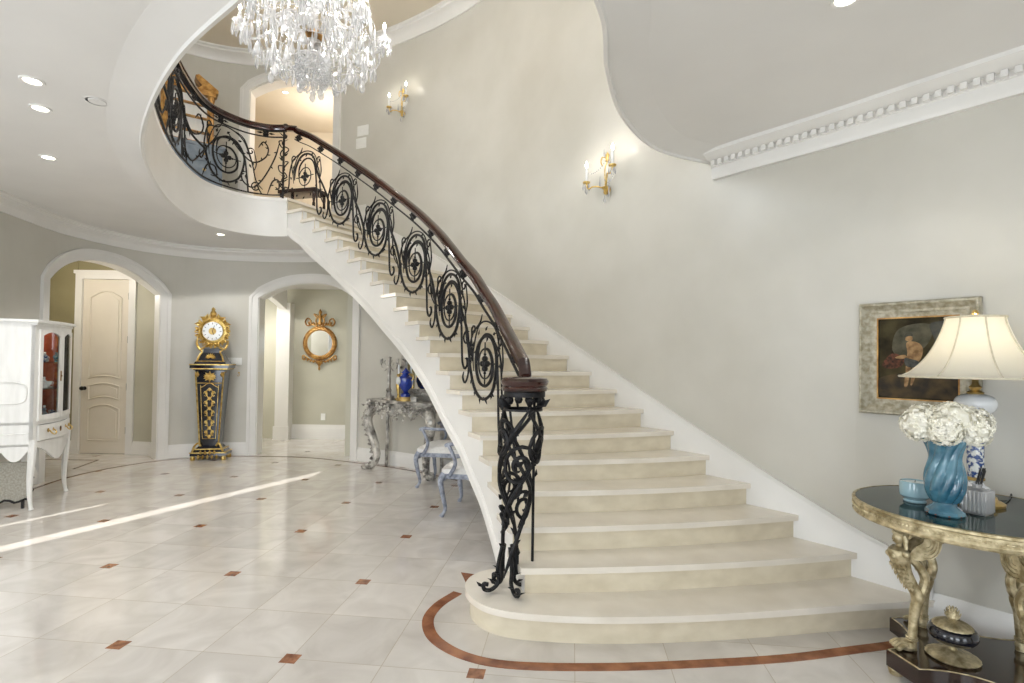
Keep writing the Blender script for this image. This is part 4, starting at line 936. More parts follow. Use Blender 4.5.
# ------------------------------------------------------------------ white display cabinet at the left
L_ = .81; cab = thing('display_cabinet', 'white painted display cabinet with bowed glass doors and cabriole legs', 'cabinet', (-4.475, 5.03, 0), math.atan2(.936, -.351))
bow = lambda x: -.055*math.sin(PI*min(max(x/L_, 0), 1))
D_ = .40
def bowslab(mb, x0, x1, lo, hi, t=.022, o=0, n=10):
    lo = lo if callable(lo) else (lambda x, v=lo: v); hi = hi if callable(hi) else (lambda x, v=hi: v)
    for i in range(n):
        a, b = x0+(x1-x0)*i/n, x0+(x1-x0)*(i+1)/n; q = []
        for x in (a, b):
            y = bow(x)+o; q.append([(x, y, lo(x)), (x, y, hi(x)), (x, y+t, hi(x)), (x, y+t, lo(x))])
        mb.add(q[0]+q[1], [(0, 4, 5, 1), (3, 2, 6, 7), (1, 5, 6, 2), (0, 3, 7, 4)]+([(0, 1, 2, 3)] if i == 0 else [])+([(7, 6, 5, 4)] if i == n-1 else []))
    return mb
body = MB()
arc = [(L_*i/12, bow(L_*i/12)) for i in range(13)]
arc_o = [(-.03+(L_+.06)*i/12, bow(L_*i/12)-.03) for i in range(13)]
body.prism(arc_o+[(L_+.03, D_+.0), (-.03, D_+.0)], 1.765, 1.79); body.prism([(a, b-.012) for a, b in arc]+[(L_, D_), (0, D_)], 1.74, 1.766)
body.prism(arc+[(L_, D_), (0, D_)], .80, .825); body.prism(arc+[(L_, D_), (0, D_)], .60, .62)
nS = 20      # scalloped side panels
for x0 in (0, L_-.02):
    ol = [(0, 1.74)]+[(0.0, .60)]+[(.05+.30*i/nS, .56-.1*abs(math.sin(PI*1.5*i/nS+.25))) for i in range(nS+1)]+[(D_, .6), (D_, 1.74)]
    body.slab(ol, .02, (x0, 0, 0), (0, 1, 0), (0, 0, 1), (1, 0, 0))
body.box((0, D_-.015, .6), (L_, D_, 1.74))
bowslab(body, 0, .045, .6, 1.74, .03, n=2); bowslab(body, L_-.045, L_, .6, 1.74, .03, n=2); bowslab(body, 0, L_, .60, .635, .03); bowslab(body, 0, L_, .795, .83, .03); bowslab(body, .045, L_-.045, 1.70, 1.74, .03)
apr = lambda x: .60-.13*max(0, math.sin(PI*x/L_))**3-.05*math.sin(PI*x/L_)
bowslab(body, .03, L_-.03, apr, .605, .02, n=24)
body.build('body', M['antique_white'], cab)
mo_ = MB()       # raised oval moulding and beads on the side
for z0, z1 in ((1.02, 1.2),):
    mo_.tube([(-.006, .2+.15*math.copysign(abs(math.cos(a))**.6, math.cos(a)), 1.1+.10*math.copysign(abs(math.sin(a))**.6, math.sin(a))) for a in [2*PI*i/32 for i in range(33)]], .006, 5)
mo_.build('side_moulding', M['antique_white'], cab)
MB().tube([(-.004, .03, .72), (-.004, D_-.02, .72)], .005, 5).build('side_bead', M['antique_white'], cab)
MB().box((.02, D_-.02, .825), (L_-.02, D_-.015, 1.74)).box((L_-.024, .02, .825), (L_-.02, D_-.02, 1.74)).box((.02, .04, .825), (.024, D_-.02, 1.74)).box((.02, .04, .825), (L_-.02, D_-.02, .828)).build('velvet_lining', M['velvet'], cab)
for x0, x1 in ((.045, L_/2), (L_/2, L_-.045)):
    d = MB(); top_ = lambda x, a=x0, b=x1: 1.62+.06*math.sin(PI*(x-a)/(b-a))
    bowslab(d, x0+.003, x0+.045, .832, 1.698, .02, -.012, 3); bowslab(d, x1-.045, x1-.003, .832, 1.698, .02, -.012, 3)
    bowslab(d, x0+.04, x1-.04, .832, lambda x, a=x0, b=x1: .885-.0*x, .02, -.012, 8); bowslab(d, x0+.04, x1-.04, top_, 1.698, .02, -.012, 12)
    do = d.build('door', M['antique_white'], cab)
    bowslab(MB(), x0+.04, x1-.04, .88, top_, .003, -.004, 10).build('pane', M['glass'], do)
MB().box((L_/2-.035, bow(L_/2)-.018, 1.2), (L_/2-.02, bow(L_/2)-.01, 1.3)).ball((L_/2-.0275, bow(L_/2)-.02, 1.25), .008, 6).build('lock_plate', M['bronze'], cab)
dr = bowslab(MB(), .06, L_-.06, .642, .788, .02, -.012).build('drawer', M['antique_white'], cab)
for x in (.22, .59):
    pb = MB(); y = bow(x)-.015
    pb.tube(crom([(x-.05, y-.01, .73), (x-.045, y-.03, .70), (x, y-.035, .685), (x+.045, y-.03, .70), (x+.05, y-.01, .73)], 5), .006, 6)
    for e in (-1, 1): pb.ball((x+.05*e, y, .73), .016, 8, 1, .5, 1.3)
    pb.build('drawer_pull', M['brass'], dr)
MB().ball((L_/2, bow(L_/2)-.014, .72), .018, 8, 1, .4, 1.5).build('keyhole_plate', M['bronze'], dr)
for z in (1.12, 1.38): MB().prism([(a*.94+.025, b+.03) for a, b in arc]+[(L_-.03, D_-.02), (.03, D_-.02)], z, z+.008).build('shelf', M['glass'], cab)
for (x, y, sx, sy) in ((.03, .012, -1, -1), (L_-.03, .012, 1, -1), (.03, D_-.03, -1, 1), (L_-.03, D_-.03, 1, 1)):
    q = crom([(x, y, .66), (x+.004*sx, y+.0*sy, .5), (x-.0*sx, y-.01*sy, .3), (x-.0*sx, y-.01*sy, .15), (x+.004*sx, y+.0*sy, .05), (x+.01*sx, y+.01*sy, 0.002)], 5)
    rr = [(.036, .038, .028, .021, .016, .02)[min(5, i*6//len(q))] for i in range(len(q))]
    rr = [.038-.022*min(1, i/(len(q)*.75))+(.004 if i > len(q)*.85 else 0) for i in range(len(q))]
    MB().tube(q, rr, 8).build('leg', M['antique_white'], cab)
cab_rot = cab.rotation_euler.z
bpy.context.view_layer.update()
def incab(x, y, z):
    c_, s_ = math.cos(cab_rot), math.sin(cab_rot); return (-4.475+c_*x-s_*y, 5.03+s_*x+c_*y, z)
def figurine(kind, loc, mat, label, hh):
    nm = {'figurine': 'porcelain_figurine', 'cup': 'tea_cup', 'vase': 'small_vase', 'plate': 'display_plate'}[kind]
    t = thing(nm, label, {'figurine': 'figurine', 'cup': 'cup', 'vase': 'vase', 'plate': 'plate'}[kind], loc, 1.2, 'porcelain pieces in the display cabinet')
    if kind == 'figurine':
        MB().lathe([(0, 0), (.03, 0), (.032, .01), (.03, hh*.3), (.014, hh*.5), (.02, hh*.68), (.008, hh*.78), (.008, hh*.8)], (0, 0, 0), 12).build('robe', mat, t); MB().ball((0, 0, hh*.9), hh*.11, 10).build('head', M['porcelain'], t)
    elif kind == 'cup':
        MB().lathe([(0, 0), (.035, .002), (.05, .012), (.016, .01), (.014, .016), (.03, .03), (.036, .06), (.033, .06), (.0, .02)], (0, 0, 0), 16).build('bowl', mat, t); MB().tube([(.033+.014*math.sin(a), 0, .04+.014*math.cos(a)) for a in [PI*i/8 for i in range(9)]], .003, 5).build('handle', mat, t)
    elif kind == 'vase':
        MB().lathe([(0, 0), (.022, 0), (.014, .012), (.034, hh*.45), (.03, hh*.6), (.01, hh*.8), (.018, hh), (.0, hh*.9)], (0, 0, 0), 14).build('bowl', mat, t)
    return t
light('cabinet_fill', 'POINT', incab(.4, .15, 1.70), 2.2, (1, .85, .65), rad=.04)  # point light added to brighten the interior, no fitting built
items = [('figurine', .14, .14, 1.388, 'porcelain', 'white figurine on the top glass shelf of the white cabinet, near end', .12), ('cup', .26, .12, 1.388, 'bluewhite', 'blue and white cup on the top shelf of the white cabinet', .06),
         ('figurine', .36, .15, 1.388, 'bluegrey', 'blue grey figurine in the middle of the cabinet top shelf', .1), ('vase', .15, .16, 1.128, 'palegold', 'golden little vase on the middle shelf of the white cabinet', .09),
         ('figurine', .28, .12, 1.128, 'porcelain', 'white figurine on the middle shelf of the white cabinet', .11), ('cup', .42, .14, 1.128, 'porcelain', 'white cup on the middle shelf of the white cabinet', .06),
         ('vase', .16, .14, .83, 'porcelain', 'white vase on the floor of the white cabinet', .14), ('figurine', .3, .12, .83, 'bluegrey', 'blue grey figurine on the floor of the white cabinet', .12), ('cup', .42, .1, .83, 'bluewhite', 'blue and white cup on the floor of the white cabinet', .06), ('vase', .55, .12, 1.388, 'teal', 'teal vase on the top shelf behind the far cabinet door', .1)]
for (kd, x, y, z, m_, lb, hh) in items: figurine(kd, incab(x+.16, y-.03, z), M[m_], lb, hh)
# grey fabric panel with a dark scalloped cord, standing beneath the cabinet
fs = thing('fire_screen', 'low grey fabric panel edged with dark wavy cord beneath the white cabinet', 'screen', incab(.12, .17, 0), cab_rot-PI/2*0)
ol = [(-.5, .03), (-.5, .44)]+[(-.5+.62*i/10, .44) for i in range(1, 11)]
wv = [(.12+.018*math.sin(i*1.6), .44-.36*i/12) for i in range(13)]+[(.12-.62*i/16, .075+.016*math.sin(i*1.7)) for i in range(1, 17)]
fo = thing('tmp', 'x', 'x'); bpy.data.objects.remove(fo)
MB().slab([(-.2, .44)]+[q for q in wv if q[0] > -.19]+[(-.2, .075)], .02, (0, 0, 0), (0, -1, 0), (0, 0, 1), (1, 0, 0)).build('fabric_panel', M['linen'], fs)
MB().tube([(-.004, -a, b) for a, b in wv if a > -.19], .011, 6).build('wavy_edging', M['iron'], fs)
for y in (.12, -.08): MB().box((0, y+.01, 0), (.02, y+.03, .075)).build('foot', M['iron'], fs)

# ------------------------------------------------------------------ blue grey armchairs
def armchair(loc, rz, label):
    t = thing('armchair', label, 'armchair', loc, rz, 'carved blue grey armchairs beneath the stairs')
    G = M['greywood']
    for (x, y) in ((-.27, -.25), (.27, -.25), (-.23, .23), (.23, .23)):
        sx, sy = (1 if x > 0 else -1), (1 if y > 0 else -1)
        q = crom([(x, y, .40), (x+.025*sx, y+.025*sy, .33), (x+.005*sx, y+.005*sy, .18), (x-.012*sx, y-.012*sy, .07), (x+.02*sx, y+.02*sy, .0)], 6)
        MB().tube(q, [.034-.018*min(1, i/(len(q)*.8))+(.006 if i > len(q)-4 else 0) for i in range(len(q))], 8).build('leg', G, t)
    fr = MB(); n = 12
    front_ = [(-.28+.56*i/n, -.28-.03*math.sin(PI*i/n)) for i in range(n+1)]; ol = front_+[(.25, .25), (-.25, .25)]
    fr.prism(ol, .355, .40)
    for i in range(n): 
        x0, x1 = front_[i], front_[i+1]; h0 = .025*math.sin(PI*(i+.5)/n*3)**2
        fr.box((x0[0], min(x0[1], x1[1])-.004, .335-h0*.5), (x1[0], x1[1]+.03 if x1[1] > x0[1] else x0[1]+.03, .36))
    fr.leaf((0, -.32, .37), (0, -.2, -1), (0, -1, 0), .06, .07, .01); fr.build('seat_frame', G, t)
    cu = MB(); cu.prism([(a*.97, b*.97) for a, b in ol], .40, .445); cu.lathe([(.25, .445), (.235, .47), (.18, .49), (0, .50)], (0, -.02, 0), 28, sx=1.08, sy=1.04); cu.build('seat_cushion', M['cushion'], t)
    bk = MB(); cz, rx, rzz = .74, .25, .24; tilt = lambda z: .24+(z-.4)*.22
    bk.tube([(rx*math.cos(a), tilt(cz+rzz*math.sin(a)), cz+rzz*math.sin(a)) for a in [2*PI*i/32 for i in range(33)]], .021, 8)
    for sx in (-1, 1): bk.tube(crom([(.23*sx, .24, .38), (.22*sx, .27, .5), (.19*sx, .29, .58)], 4), .02, 7)
    bk.leaf((0, tilt(.98)-.01, .97), (0, 0, 1), (0, -1, 0), .06, .09, .02); bk.build('back_frame', G, t)
    pad = MB(); v = []; 
    pad.lathe([(0, -.022), (.2, -.015), (.225, 0), (.2, .018), (0, .035)], (0, tilt(cz), cz), 28, axis=(0, -1, .22)); pad.build('backrest', M['cushion'], t)
    for sx in (-1, 1):
        a = MB(); a.tube(crom([(.2*sx, .33, .73), (.27*sx, .2, .70), (.31*sx, .0, .68), (.31*sx, -.18, .685), (.3*sx, -.23, .665)], 5), .018, 7)
        a.tube(crom([(.31*sx, -.2, .675), (.33*sx, -.15, .6), (.31*sx, -.13, .5), (.275*sx, -.2, .38)], 5), .018, 7); a.build('arm', G, t)
    return t
armchair((-.75, 6.37, 0), -1.774, 'blue grey carved armchair with cream seat, nearer the silver console table')
armchair((-.32, 5.25, 0), -1.774, 'blue grey carved armchair with cream seat, mostly hidden by the white stringer')

# ------------------------------------------------------------------ silver console table and what stands on it
KX, KY, KR = -1.36, 7.0, -.593
def onc(x, y, z): c_, s_ = math.cos(KR), math.sin(KR); return (KX+c_*x-s_*y, KY+s_*x+c_*y, z)
con = thing('console_table', 'ornate carved silver console table against the curved wall', 'table', (KX, KY, 0), KR)
ser = [(-.6+1.2*i/24, -.19-.035*math.cos(PI*2*i/24)*-1-.02*math.sin(PI*i/24)) for i in range(25)]
MB().prism(ser+[(.6, .17), (-.6, .17)], .90, .93).build('tabletop', M['green_marble'] if False else M['silver'], con)
ap = MB(); rg = random.Random(11)
ap.prism([(a*.94, b*.9+.02) for a, b in ser]+[(.56, .15), (-.56, .15)], .80, .90)
for i in range(70):
    x = -.55+1.1*rg.random(); z = .88-.13*rg.random()-.05*math.exp(-(x/.2)**2)*rg.random(); a = rg.random()*2*PI; ap.leaf((x, -.2-.02*rg.random(), z), (math.cos(a), -.2, math.sin(a)), (0, -1, 0), .07, .045, .014)
for sx in (-1, 1):
    for cx_ in (.14, .3, .44): ap.tube([(cx_*sx+sx*(.055-.003*j)*math.cos(j*.55), -.22, .815+(.055-.003*j)*math.sin(j*.55)) for j in range(16)], .012, 6)
for a in range(11): ap.leaf((0, -.225, .76), (math.cos(a*PI/10*1.1-.15), -.15, math.sin(a*PI/10*1.1-.15)), (0, -1, 0), .1, .04, .014)
ap.build('carved_apron', M['silver'], con)
for (x, y) in ((-.5, -.12), (.5, -.12)):
    sx = 1 if x > 0 else -1
    q = crom([(x-.02*sx, y, .84), (x+.05*sx, y-.03, .74), (x+.055*sx, y-.035, .6), (x-.02*sx, y, .38), (x-.06*sx, y+.02, .2), (x-.03*sx, y, .08), (x+.05*sx, y-.02, .03), (x+.07*sx, y-.02, .06)], 7)
    lg = MB(); lg.tube(q, [.075-.035*min(1, i/(len(q)*.8)) for i in range(len(q))], 9)
    for j in range(2, len(q)-3, 2): lg.leaf(Vector(q[j])+Vector((.03*sx, -.03, 0)), (sx*(1 if j % 4 else -.4), -.3, -.8), (0, -1, 0), .06, .06, .03)
    lg.lathe([(0, 0), (.035, 0), (.04, .02), (.02, .04), (0, .045)], (x+.03*sx, y-.02, .001), 10)
    lg.build('leg', M['silver'], con)
for x in (-.5, .5): MB().tube(crom([(x, .13, .84), (x*.98, .13, .5), (x*1.0, .13, .2), (x, .13, .0)], 5), .024, 7).build('leg', M['silver'], con)
# candelabrum
p = onc(-.31, -.03, .931); t = thing('candelabrum', 'silver three-armed candelabrum standing on the console table', 'candelabrum', p, KR)
MB().lathe([(0, 0), (.09, 0), (.095, .012), (.05, .03), (.035, .06), (.028, .1), (.04, .12), (.024, .15), (.022, .4), (.035, .43), (.02, .46), (.03, .5), (.02, .53), (.03, .56), (0, .57)], (0, 0, 0), 14).build('column', M['silver'], t)
for sx in (-1, 1):
    a = MB(); a.tube(crom([(.02*sx, 0, .44), (.08*sx, 0, .38), (.14*sx, 0, .42), (.15*sx, 0, .48)], 6), .008, 6); a.lathe([(.008, .47), (.03, .485), (.016, .5), (.02, .54), (0, .545)], (.15*sx, 0, 0), 10)
    a.tube(crom([(.02*sx, 0, .47), (.06*sx, 0, .52), (.09*sx, 0, .49), (.07*sx, 0, .46)], 5), .005, 5); a.build('arm', M['silver'], t)
# blue urn clock
p = onc(.03, -.06, .931); t = thing('urn_clock', 'cobalt blue porcelain urn clock with painted medallion on the console table', 'clock', p, KR); t.scale = (1.05, 1.05, .86)
MB().lathe([(0, 0), (.11, 0), (.11, .03), (.09, .035), (.085, .06), (0, .06)], (0, 0, 0), 4 if False else 18).build('gilt_base', M['brass'], t)
MB().lathe([(0, .06), (.06, .06), (.062, .1), (.03, .13), (.035, .15), (.075, .2), (.10, .28), (.095, .34), (.05, .38), (.04, .4), (.06, .42), (.03, .45), (0, .5)], (0, 0, 0), 24).build('urn', M['cobalt'], t)
MB().lathe([(0, .02), (.052, .016), (.058, 0), (0, 0)], (-.035, -.085, .3), 18, axis=(-.4, -1, 0)).build('medallion', M['porcelain'], t)
for sx in (-1, 1): MB().tube(crom([(.085*sx, 0, .3), (.125*sx, 0, .34), (.11*sx, 0, .4), (.05*sx, 0, .4)], 5), .008, 6).build('handle', M['brass'], t)
p = onc(-.16, .0, .931); t = thing('candlestick', 'tall gilt candlestick between candelabrum and blue urn', 'candlestick', p, KR)
MB().lathe([(0, 0), (.05, 0), (.05, .01), (.02, .03), (.015, .08), (.03, .14), (.035, .2), (.015, .25), (.012, .3), (.03, .32), (.015, .34), (0, .34)], (0, 0, 0), 14).build('holder', M['gold'], t)
MB().lathe([(.012, .33), (.012, .46), (0, .465)], (0, 0, 0), 10).build('candle', M['porcelain'], t)
for i, (x, y, lb) in enumerate(((-.2, -.11, 'small silver box on the console table beside the candelabrum'), (.2, -.07, 'small silver box on the console table right of the blue urn'))):
    t = thing('trinket_box', lb, 'box', onc(x, y, .931), KR+.3*i, 'silver boxes on the console table'); MB().box((-.04, -.03, 0), (.04, .03, .045)).build('body', M['silver'], t); MB().box((-.043, -.033, .045), (.043, .033, .06)).ball((0, 0, .066), .009, 8).build('lid', M['silver'], t)
# framed mirror above the console
p = onc(.12, .10, 1.0); t = thing('console_mirror', 'tall mirror in a carved silver frame above the console table', 'mirror', p, KR)
MB().box((-.27, .01, .05), (.27, .02, .95)).build('glass', M['mirror'], t)
fr = MB()
for (a, b) in (((-.33, 0), (-.25, 1.0)), ((.25, 0), (.33, 1.0)), ((-.33, 0), (.33, .08)), ((-.33, .92), (.33, 1.0))): fr.box((a[0], -.01, a[1]), (b[0], .03, b[1]))
for i in range(46):
    f = i/46; P4 = f*4; e = P4 % 1; x, z = [(-.29+.58*e, .04), (.29, .04+.92*e), (.29-.58*e, .96), (-.29, .96-.92*e)][int(P4)]
    a = rg.random()*6.28; fr.leaf((x, -.015, z), (math.cos(a), 0, math.sin(a)), (0, -1, 0), .07, .045, .014)
for sx in (-1, 1): fr.leaf((-.27 if sx < 0 else .27, -.01, .97), (sx*.8, 0, 1), (0, -1, 0), .16, .07, .02)
fr.build('frame', M['silver'], t)
cr = MB()
for a in range(9): cr.leaf((0, -.01, .98), (math.cos(a*PI/8), 0, math.sin(a*PI/8)), (0, -1, 0), .16, .06, .02)
cr.build('crest', M['silver'], t)

# ------------------------------------------------------------------ picture on the right wall
s_ = WP.near((2.34, 3.125)); r = WP.right(s_); p = WP.at(s_)+r*.005
pic = thing('framed_painting', 'small dark figure painting in a wide distressed silver frame', 'painting', (p.x, p.y, 1.51), math.atan2(r.x, -r.y))
PW, PH, FW = .29, .335, .095
def frame_ring(mb, w0, h0, w1, h1, y0, y1):
    o = [(-w0, -h0), (w0, -h0), (w0, h0), (-w0, h0)]; i_ = [(-w1, -h1), (w1, -h1), (w1, h1), (-w1, h1)]
    vs = [(a, y0, b) for a, b in o]+[(a, y1, b) for a, b in i_]; mb.add(vs, [(k, (k+1) % 4, 4+(k+1) % 4, 4+k) for k in range(4)])
def ringprof(mb, prof):
    m = len(prof); vs = []
    for (d, y) in prof: vs += [(-(PW-d), y, -(PH-d)), ((PW-d), y, -(PH-d)), ((PW-d), y, (PH-d)), (-(PW-d), y, (PH-d))]
    mb.add(vs, [(a*4+k, a*4+(k+1) % 4, ((a+1) % m)*4+(k+1) % 4, ((a+1) % m)*4+k) for a in range(m) for k in range(4)]); return mb
ringprof(MB(), [(0, 0), (0, -.03), (.008, -.045), (.018, -.045), (.026, -.036), (.05, -.022), (.062, -.026), (.07, -.02), (.088, -.016), (.095, -.018), (.095, 0)]).build('frame', M['distress'], pic)
ringprof(MB(), [(.092, -.004), (.092, -.019), (.099, -.019), (.099, -.004)]).build('gilt_liner', M['goldwood'], pic)
M['canvas'] = noise_mat('dark_oil_canvas', (30, 25, 13), (84, 76, 50), 7, .7, detail=8, lo=.35, hi=.7, spec=.2)
cv = MB().box((-PW+.094, -.008, -PH+.094), (PW-.094, 0, PH-.094)).build('canvas', M['canvas'], pic)
M['skin_paint'] = noise_mat('flesh_paint', (118, 88, 56), (176, 142, 100), 34, .8); M['sky_paint'] = noise_mat('grey_sky_paint', (50, 49, 36), (96, 92, 74), 16, .8, detail=6); M['leaf_paint'] = noise_mat('dark_foliage_paint', (20, 20, 10), (62, 58, 34), 22, .4); M['rose_paint'] = noise_mat('rose_paint', (40, 30, 16), (112, 64, 46), 60, .8); M['ground_paint'] = noise_mat('umber_ground_paint', (34, 27, 14), (86, 68, 38), 14, .7); M['cloth_paint'] = noise_mat('blue_cloth_paint', (48, 50, 48), (84, 86, 82), 40, .7)
def blob(pts, y, mat, nm): MB().slab(crom(pts, 5, True), .0008, (0, y, 0), (1, 0, 0), (0, 0, 1), (0, 1, 0)).build(nm, mat, cv)
blob([(-.12, .05), (-.1, .16), (-.02, .2), (.07, .19), (.06, .1), (.0, .03), (-.07, .01)], -.0090, M['sky_paint'], 'painted_sky')
blob([(-.19, -.12), (0, -.08), (.19, -.11), (.19, -.22), (0, -.225), (-.19, -.22)], -.0090, M['ground_paint'], 'painted_ground')
blob([(.06, .19), (.1, .21), (.17, .2), (.185, .05), (.14, .0), (.1, .05), (.08, .12)], -.0096, M['leaf_paint'], 'painted_tree')
blob([(-.17, -.03), (-.12, .03), (-.06, .0), (-.08, -.05), (-.15, -.06)], -.0096, M['rose_paint'], 'painted_roses')
blob([(-.05, .09), (-.02, .1), (.015, .085), (.03, .05), (.02, 0), (-.005, -.03), (-.04, -.03), (-.055, .02), (-.1, .01), (-.1, .0), (-.06, .0), (-.045, .03)], -.0102, M['skin_paint'], 'painted_figure')
blob([(-.05, -.03), (-.03, -.025), (-.035, -.1), (-.045, -.16), (-.06, -.16), (-.055, -.09)], -.0102, M['skin_paint'], 'painted_leg'); blob([(-.015, -.03), (.01, -.03), (-.005, -.1), (-.02, -.15), (-.03, -.15), (-.022, -.08)], -.0102, M['skin_paint'], 'painted_leg')
blob([(-.058, -.0), (-.02, -.005), (.01, -.02), (.0, -.05), (-.05, -.045)], -.0108, M['cloth_paint'], 'painted_cloth')
blob([(-.055, .11), (-.045, .135), (-.025, .135), (-.02, .11), (-.035, .1)], -.0108, M['skin_paint'], 'painted_head'); blob([(-.06, .125), (-.05, .148), (-.025, .148), (-.018, .13), (-.035, .132)], -.0112, M['leaf_paint'], 'painted_hair')

# ------------------------------------------------------------------ gilt table with green marble top
TX, TY, TR = 2.175, 2.53, .475
tb = thing('gilt_table', 'round gilt table with green marble top and winged figure legs', 'table', (TX, TY, 0))
MB().lathe([(0, .785), (TR-.012, .785), (TR-.008, .79), (TR-.01, .801), (0, .801)], (0, 0, 0), 64).build('marble_top', M['green_marble'], tb)
rim = MB().lathe([(TR-.02, .733), (TR, .733), (TR+.004, .74), (TR-.002, .748), (TR-.002, .785), (TR+.006, .79), (TR+.004, .8), (TR-.008, .803), (TR-.012, .79), (TR-.02, .78), (TR-.02, .733)], (0, 0, 0), 72)
for k in range(180): a = 2*PI*k/180; rim.ball(((TR+.001)*math.cos(a), (TR+.001)*math.sin(a), .767), .0062, 4)
rim.build('pierced_rim', M['palegold'], tb)
plt = []
for q in range(4):
    a = math.radians(8+90*q); rc_ = .375; hw = .085; c_, s_ = math.cos(a), math.sin(a)
    plt += [(rc_*c_+hw*s_, rc_*s_-hw*c_), (rc_*c_-hw*s_, rc_*s_+hw*c_)]
    a2 = a+PI/2; p0 = Vector(plt[-1]); p1 = Vector((rc_*math.cos(a2)+hw*math.sin(a2), rc_*math.sin(a2)-hw*math.cos(a2))); mid = (p0+p1)/2; mid = mid*(.165/mid.length)
    for j in range(1, 12): t_ = j/12; v = p0*(1-t_)**2+mid*2*t_*(1-t_)+p1*t_**2; plt.append((v.x, v.y))
MB().prism(plt, .05, .122).build('platform', M['darkwood'], tb)
ln = MB(); cpl = [Vector((x, y, .122)) for x, y in plt]; ln.tube([v*.97+Vector((0, 0, .122*.03)) for v in cpl+cpl[:1]], .004, 5); ln.build('gilt_stringing', M['palegold'], tb)
for ai in (172, 98, 8, -82):
    a = math.radians(ai); ux, uy = math.cos(a), math.sin(a)
    def W_p(r, z, l=0): return Vector((ux*r-uy*l, uy*r+ux*l, z))
    ball_ = MB().lathe([(0, .001), (.028, .001), (.034, .025), (.02, .05), (0, .05)], tuple(W_p(.33, 0)), 12).build('ball_foot', M['palegold'], tb)
    lg = MB()      # lion leg: hock, knee, then scaled body rising to the bust
    q = crom([W_p(.264, .125), W_p(.258, .2), W_p(.25, .3), W_p(.236, .37), W_p(.26, .42), W_p(.292, .48), W_p(.312, .54), W_p(.316, .575)], 6); q = [Vector(v) for v in q]; n_ = len(q)
    K = [(0, .023), (.12, .019), (.3, .021), (.43, .028), (.57, .025), (.72, .031), (.88, .042), (1, .04)]
    def kr(f):
        for (x0, y0), (x1, y1) in zip(K, K[1:]):
            if x0 <= f <= x1: return y0+(y1-y0)*(f-x0)/(x1-x0)
        return K[-1][1]
    lg.tube(q, [kr(i/(n_-1)) for i in range(n_)], 12)
    for i in range(5): lg.lathe([(kr(.1)+.004, -.004), (kr(.1)+.007, 0), (kr(.1)+.004, .004)], tuple(W_p(.262, .17+.012*i)), 12) if i < 2 else None
    for i in range(36):      # scale leaves on the body
        f = .6+.3*(i//6)/6; c0 = q[int(f*(n_-1))]; b_ = (i % 6-2.5+.5*(i//6 % 2))*.5; d_ = Vector((ux*math.cos(b_)-uy*math.sin(b_), uy*math.cos(b_)+ux*math.sin(b_), 0)); lg.leaf(c0+d_*kr(f)*.96, Vector((0, 0, -1))+d_*.2, d_, .026, .02, .004)
    lo_ = lg.build('leg', M['palegold'], tb)
    pw = MB(); pw.lathe([(0, -.02), (.03, -.016), (.036, 0), (.026, .02), (0, .028)], tuple(W_p(.285, .143)), 12, sx=1.1, sy=1.1)
    for j in range(4): l = (j-1.5)*.019; pw.tube([W_p(.29, .15, l*.8), W_p(.318, .147, l), W_p(.335, .134, l*1.1), W_p(.338, .127, l*1.1)], [.012, .0125, .011, .006], 7)
    pw.build('paw', M['palegold'], lo_)
    # second, rear-turned haunch that runs back under the frieze
    hn = MB(); q2 = crom([W_p(.24, .37), W_p(.215, .41), W_p(.205, .46), W_p(.235, .52), W_p(.285, .565)], 5); hn.tube(q2, [.022]*6+[.02]*(len(q2)-6), 9); hn.build('haunch', M['palegold'], lo_)
    bu = MB(); bu.lathe([(.038, .54), (.046, .555), (.05, .575), (.044, .592), (.026, .602), (.015, .608), (.015, .63)], tuple(W_p(.316, 0)), 16)
    for l in (-1, 1): bu.ball(W_p(.350, .566, .019*l), .017, 10); bu.ball(W_p(.314, .582, .046*l), .018, 8)
    bu.build('bust', M['palegold'], lo_)
    hd = MB(); hd.ball(W_p(.322, .645), .025, 14, .92, .92, 1.25); hd.ball(W_p(.345, .642), .005, 6, 1, 1, 1.7); hd.ball(W_p(.341, .629), .006, 8, 1, 1, .5)
    for l in (-1, 1): hd.ball(W_p(.342, .650, .009*l), .0038, 6)
    for j in range(11): th_ = (j-5)*.4; hd.ball(W_p(.318+.02*math.cos(th_), .668+.003*math.cos(th_*2), .026*math.sin(th_)), .0095, 6)
    for l in (-1, 1): hd.tube([W_p(.31, .665, .024*l), W_p(.304, .64, .029*l), W_p(.304, .60, .034*l)], [.01, .012, .008], 6)
    hd.build('head', M['palegold'], lo_)
    cp_ = MB().lathe([(.02, .668), (.022, .69), (.03, .70), (.034, .72), (.04, .733), (0, .733)], tuple(W_p(.312, 0)), 12).build('capital', M['palegold'], lo_)
    for l in (-1, 1):
        wg = MB(); ol = crom([(.295, .575), (.27, .555), (.22, .56), (.18, .59), (.162, .64), (.172, .69), (.21, .72), (.25, .712), (.268, .69), (.25, .675), (.226, .665), (.24, .635), (.27, .615)], 4, True)
        e_r, e_l = Vector((ux, uy, 0)), Vector((-uy, ux, 0))
        wg.slab(ol, .01*l, tuple(e_l*.03*l), e_r, (0, 0, 1), e_l)
        for k in range(4):
            rr = .018+.013*k; wg.tube([W_p(.217+rr*math.cos(t_), .64+rr*1.35*math.sin(t_), (.041)*l) for t_ in [.4+i*.33 for i in range(15)]], .004, 5)
        wg.build('wing', M['palegold'], lo_)
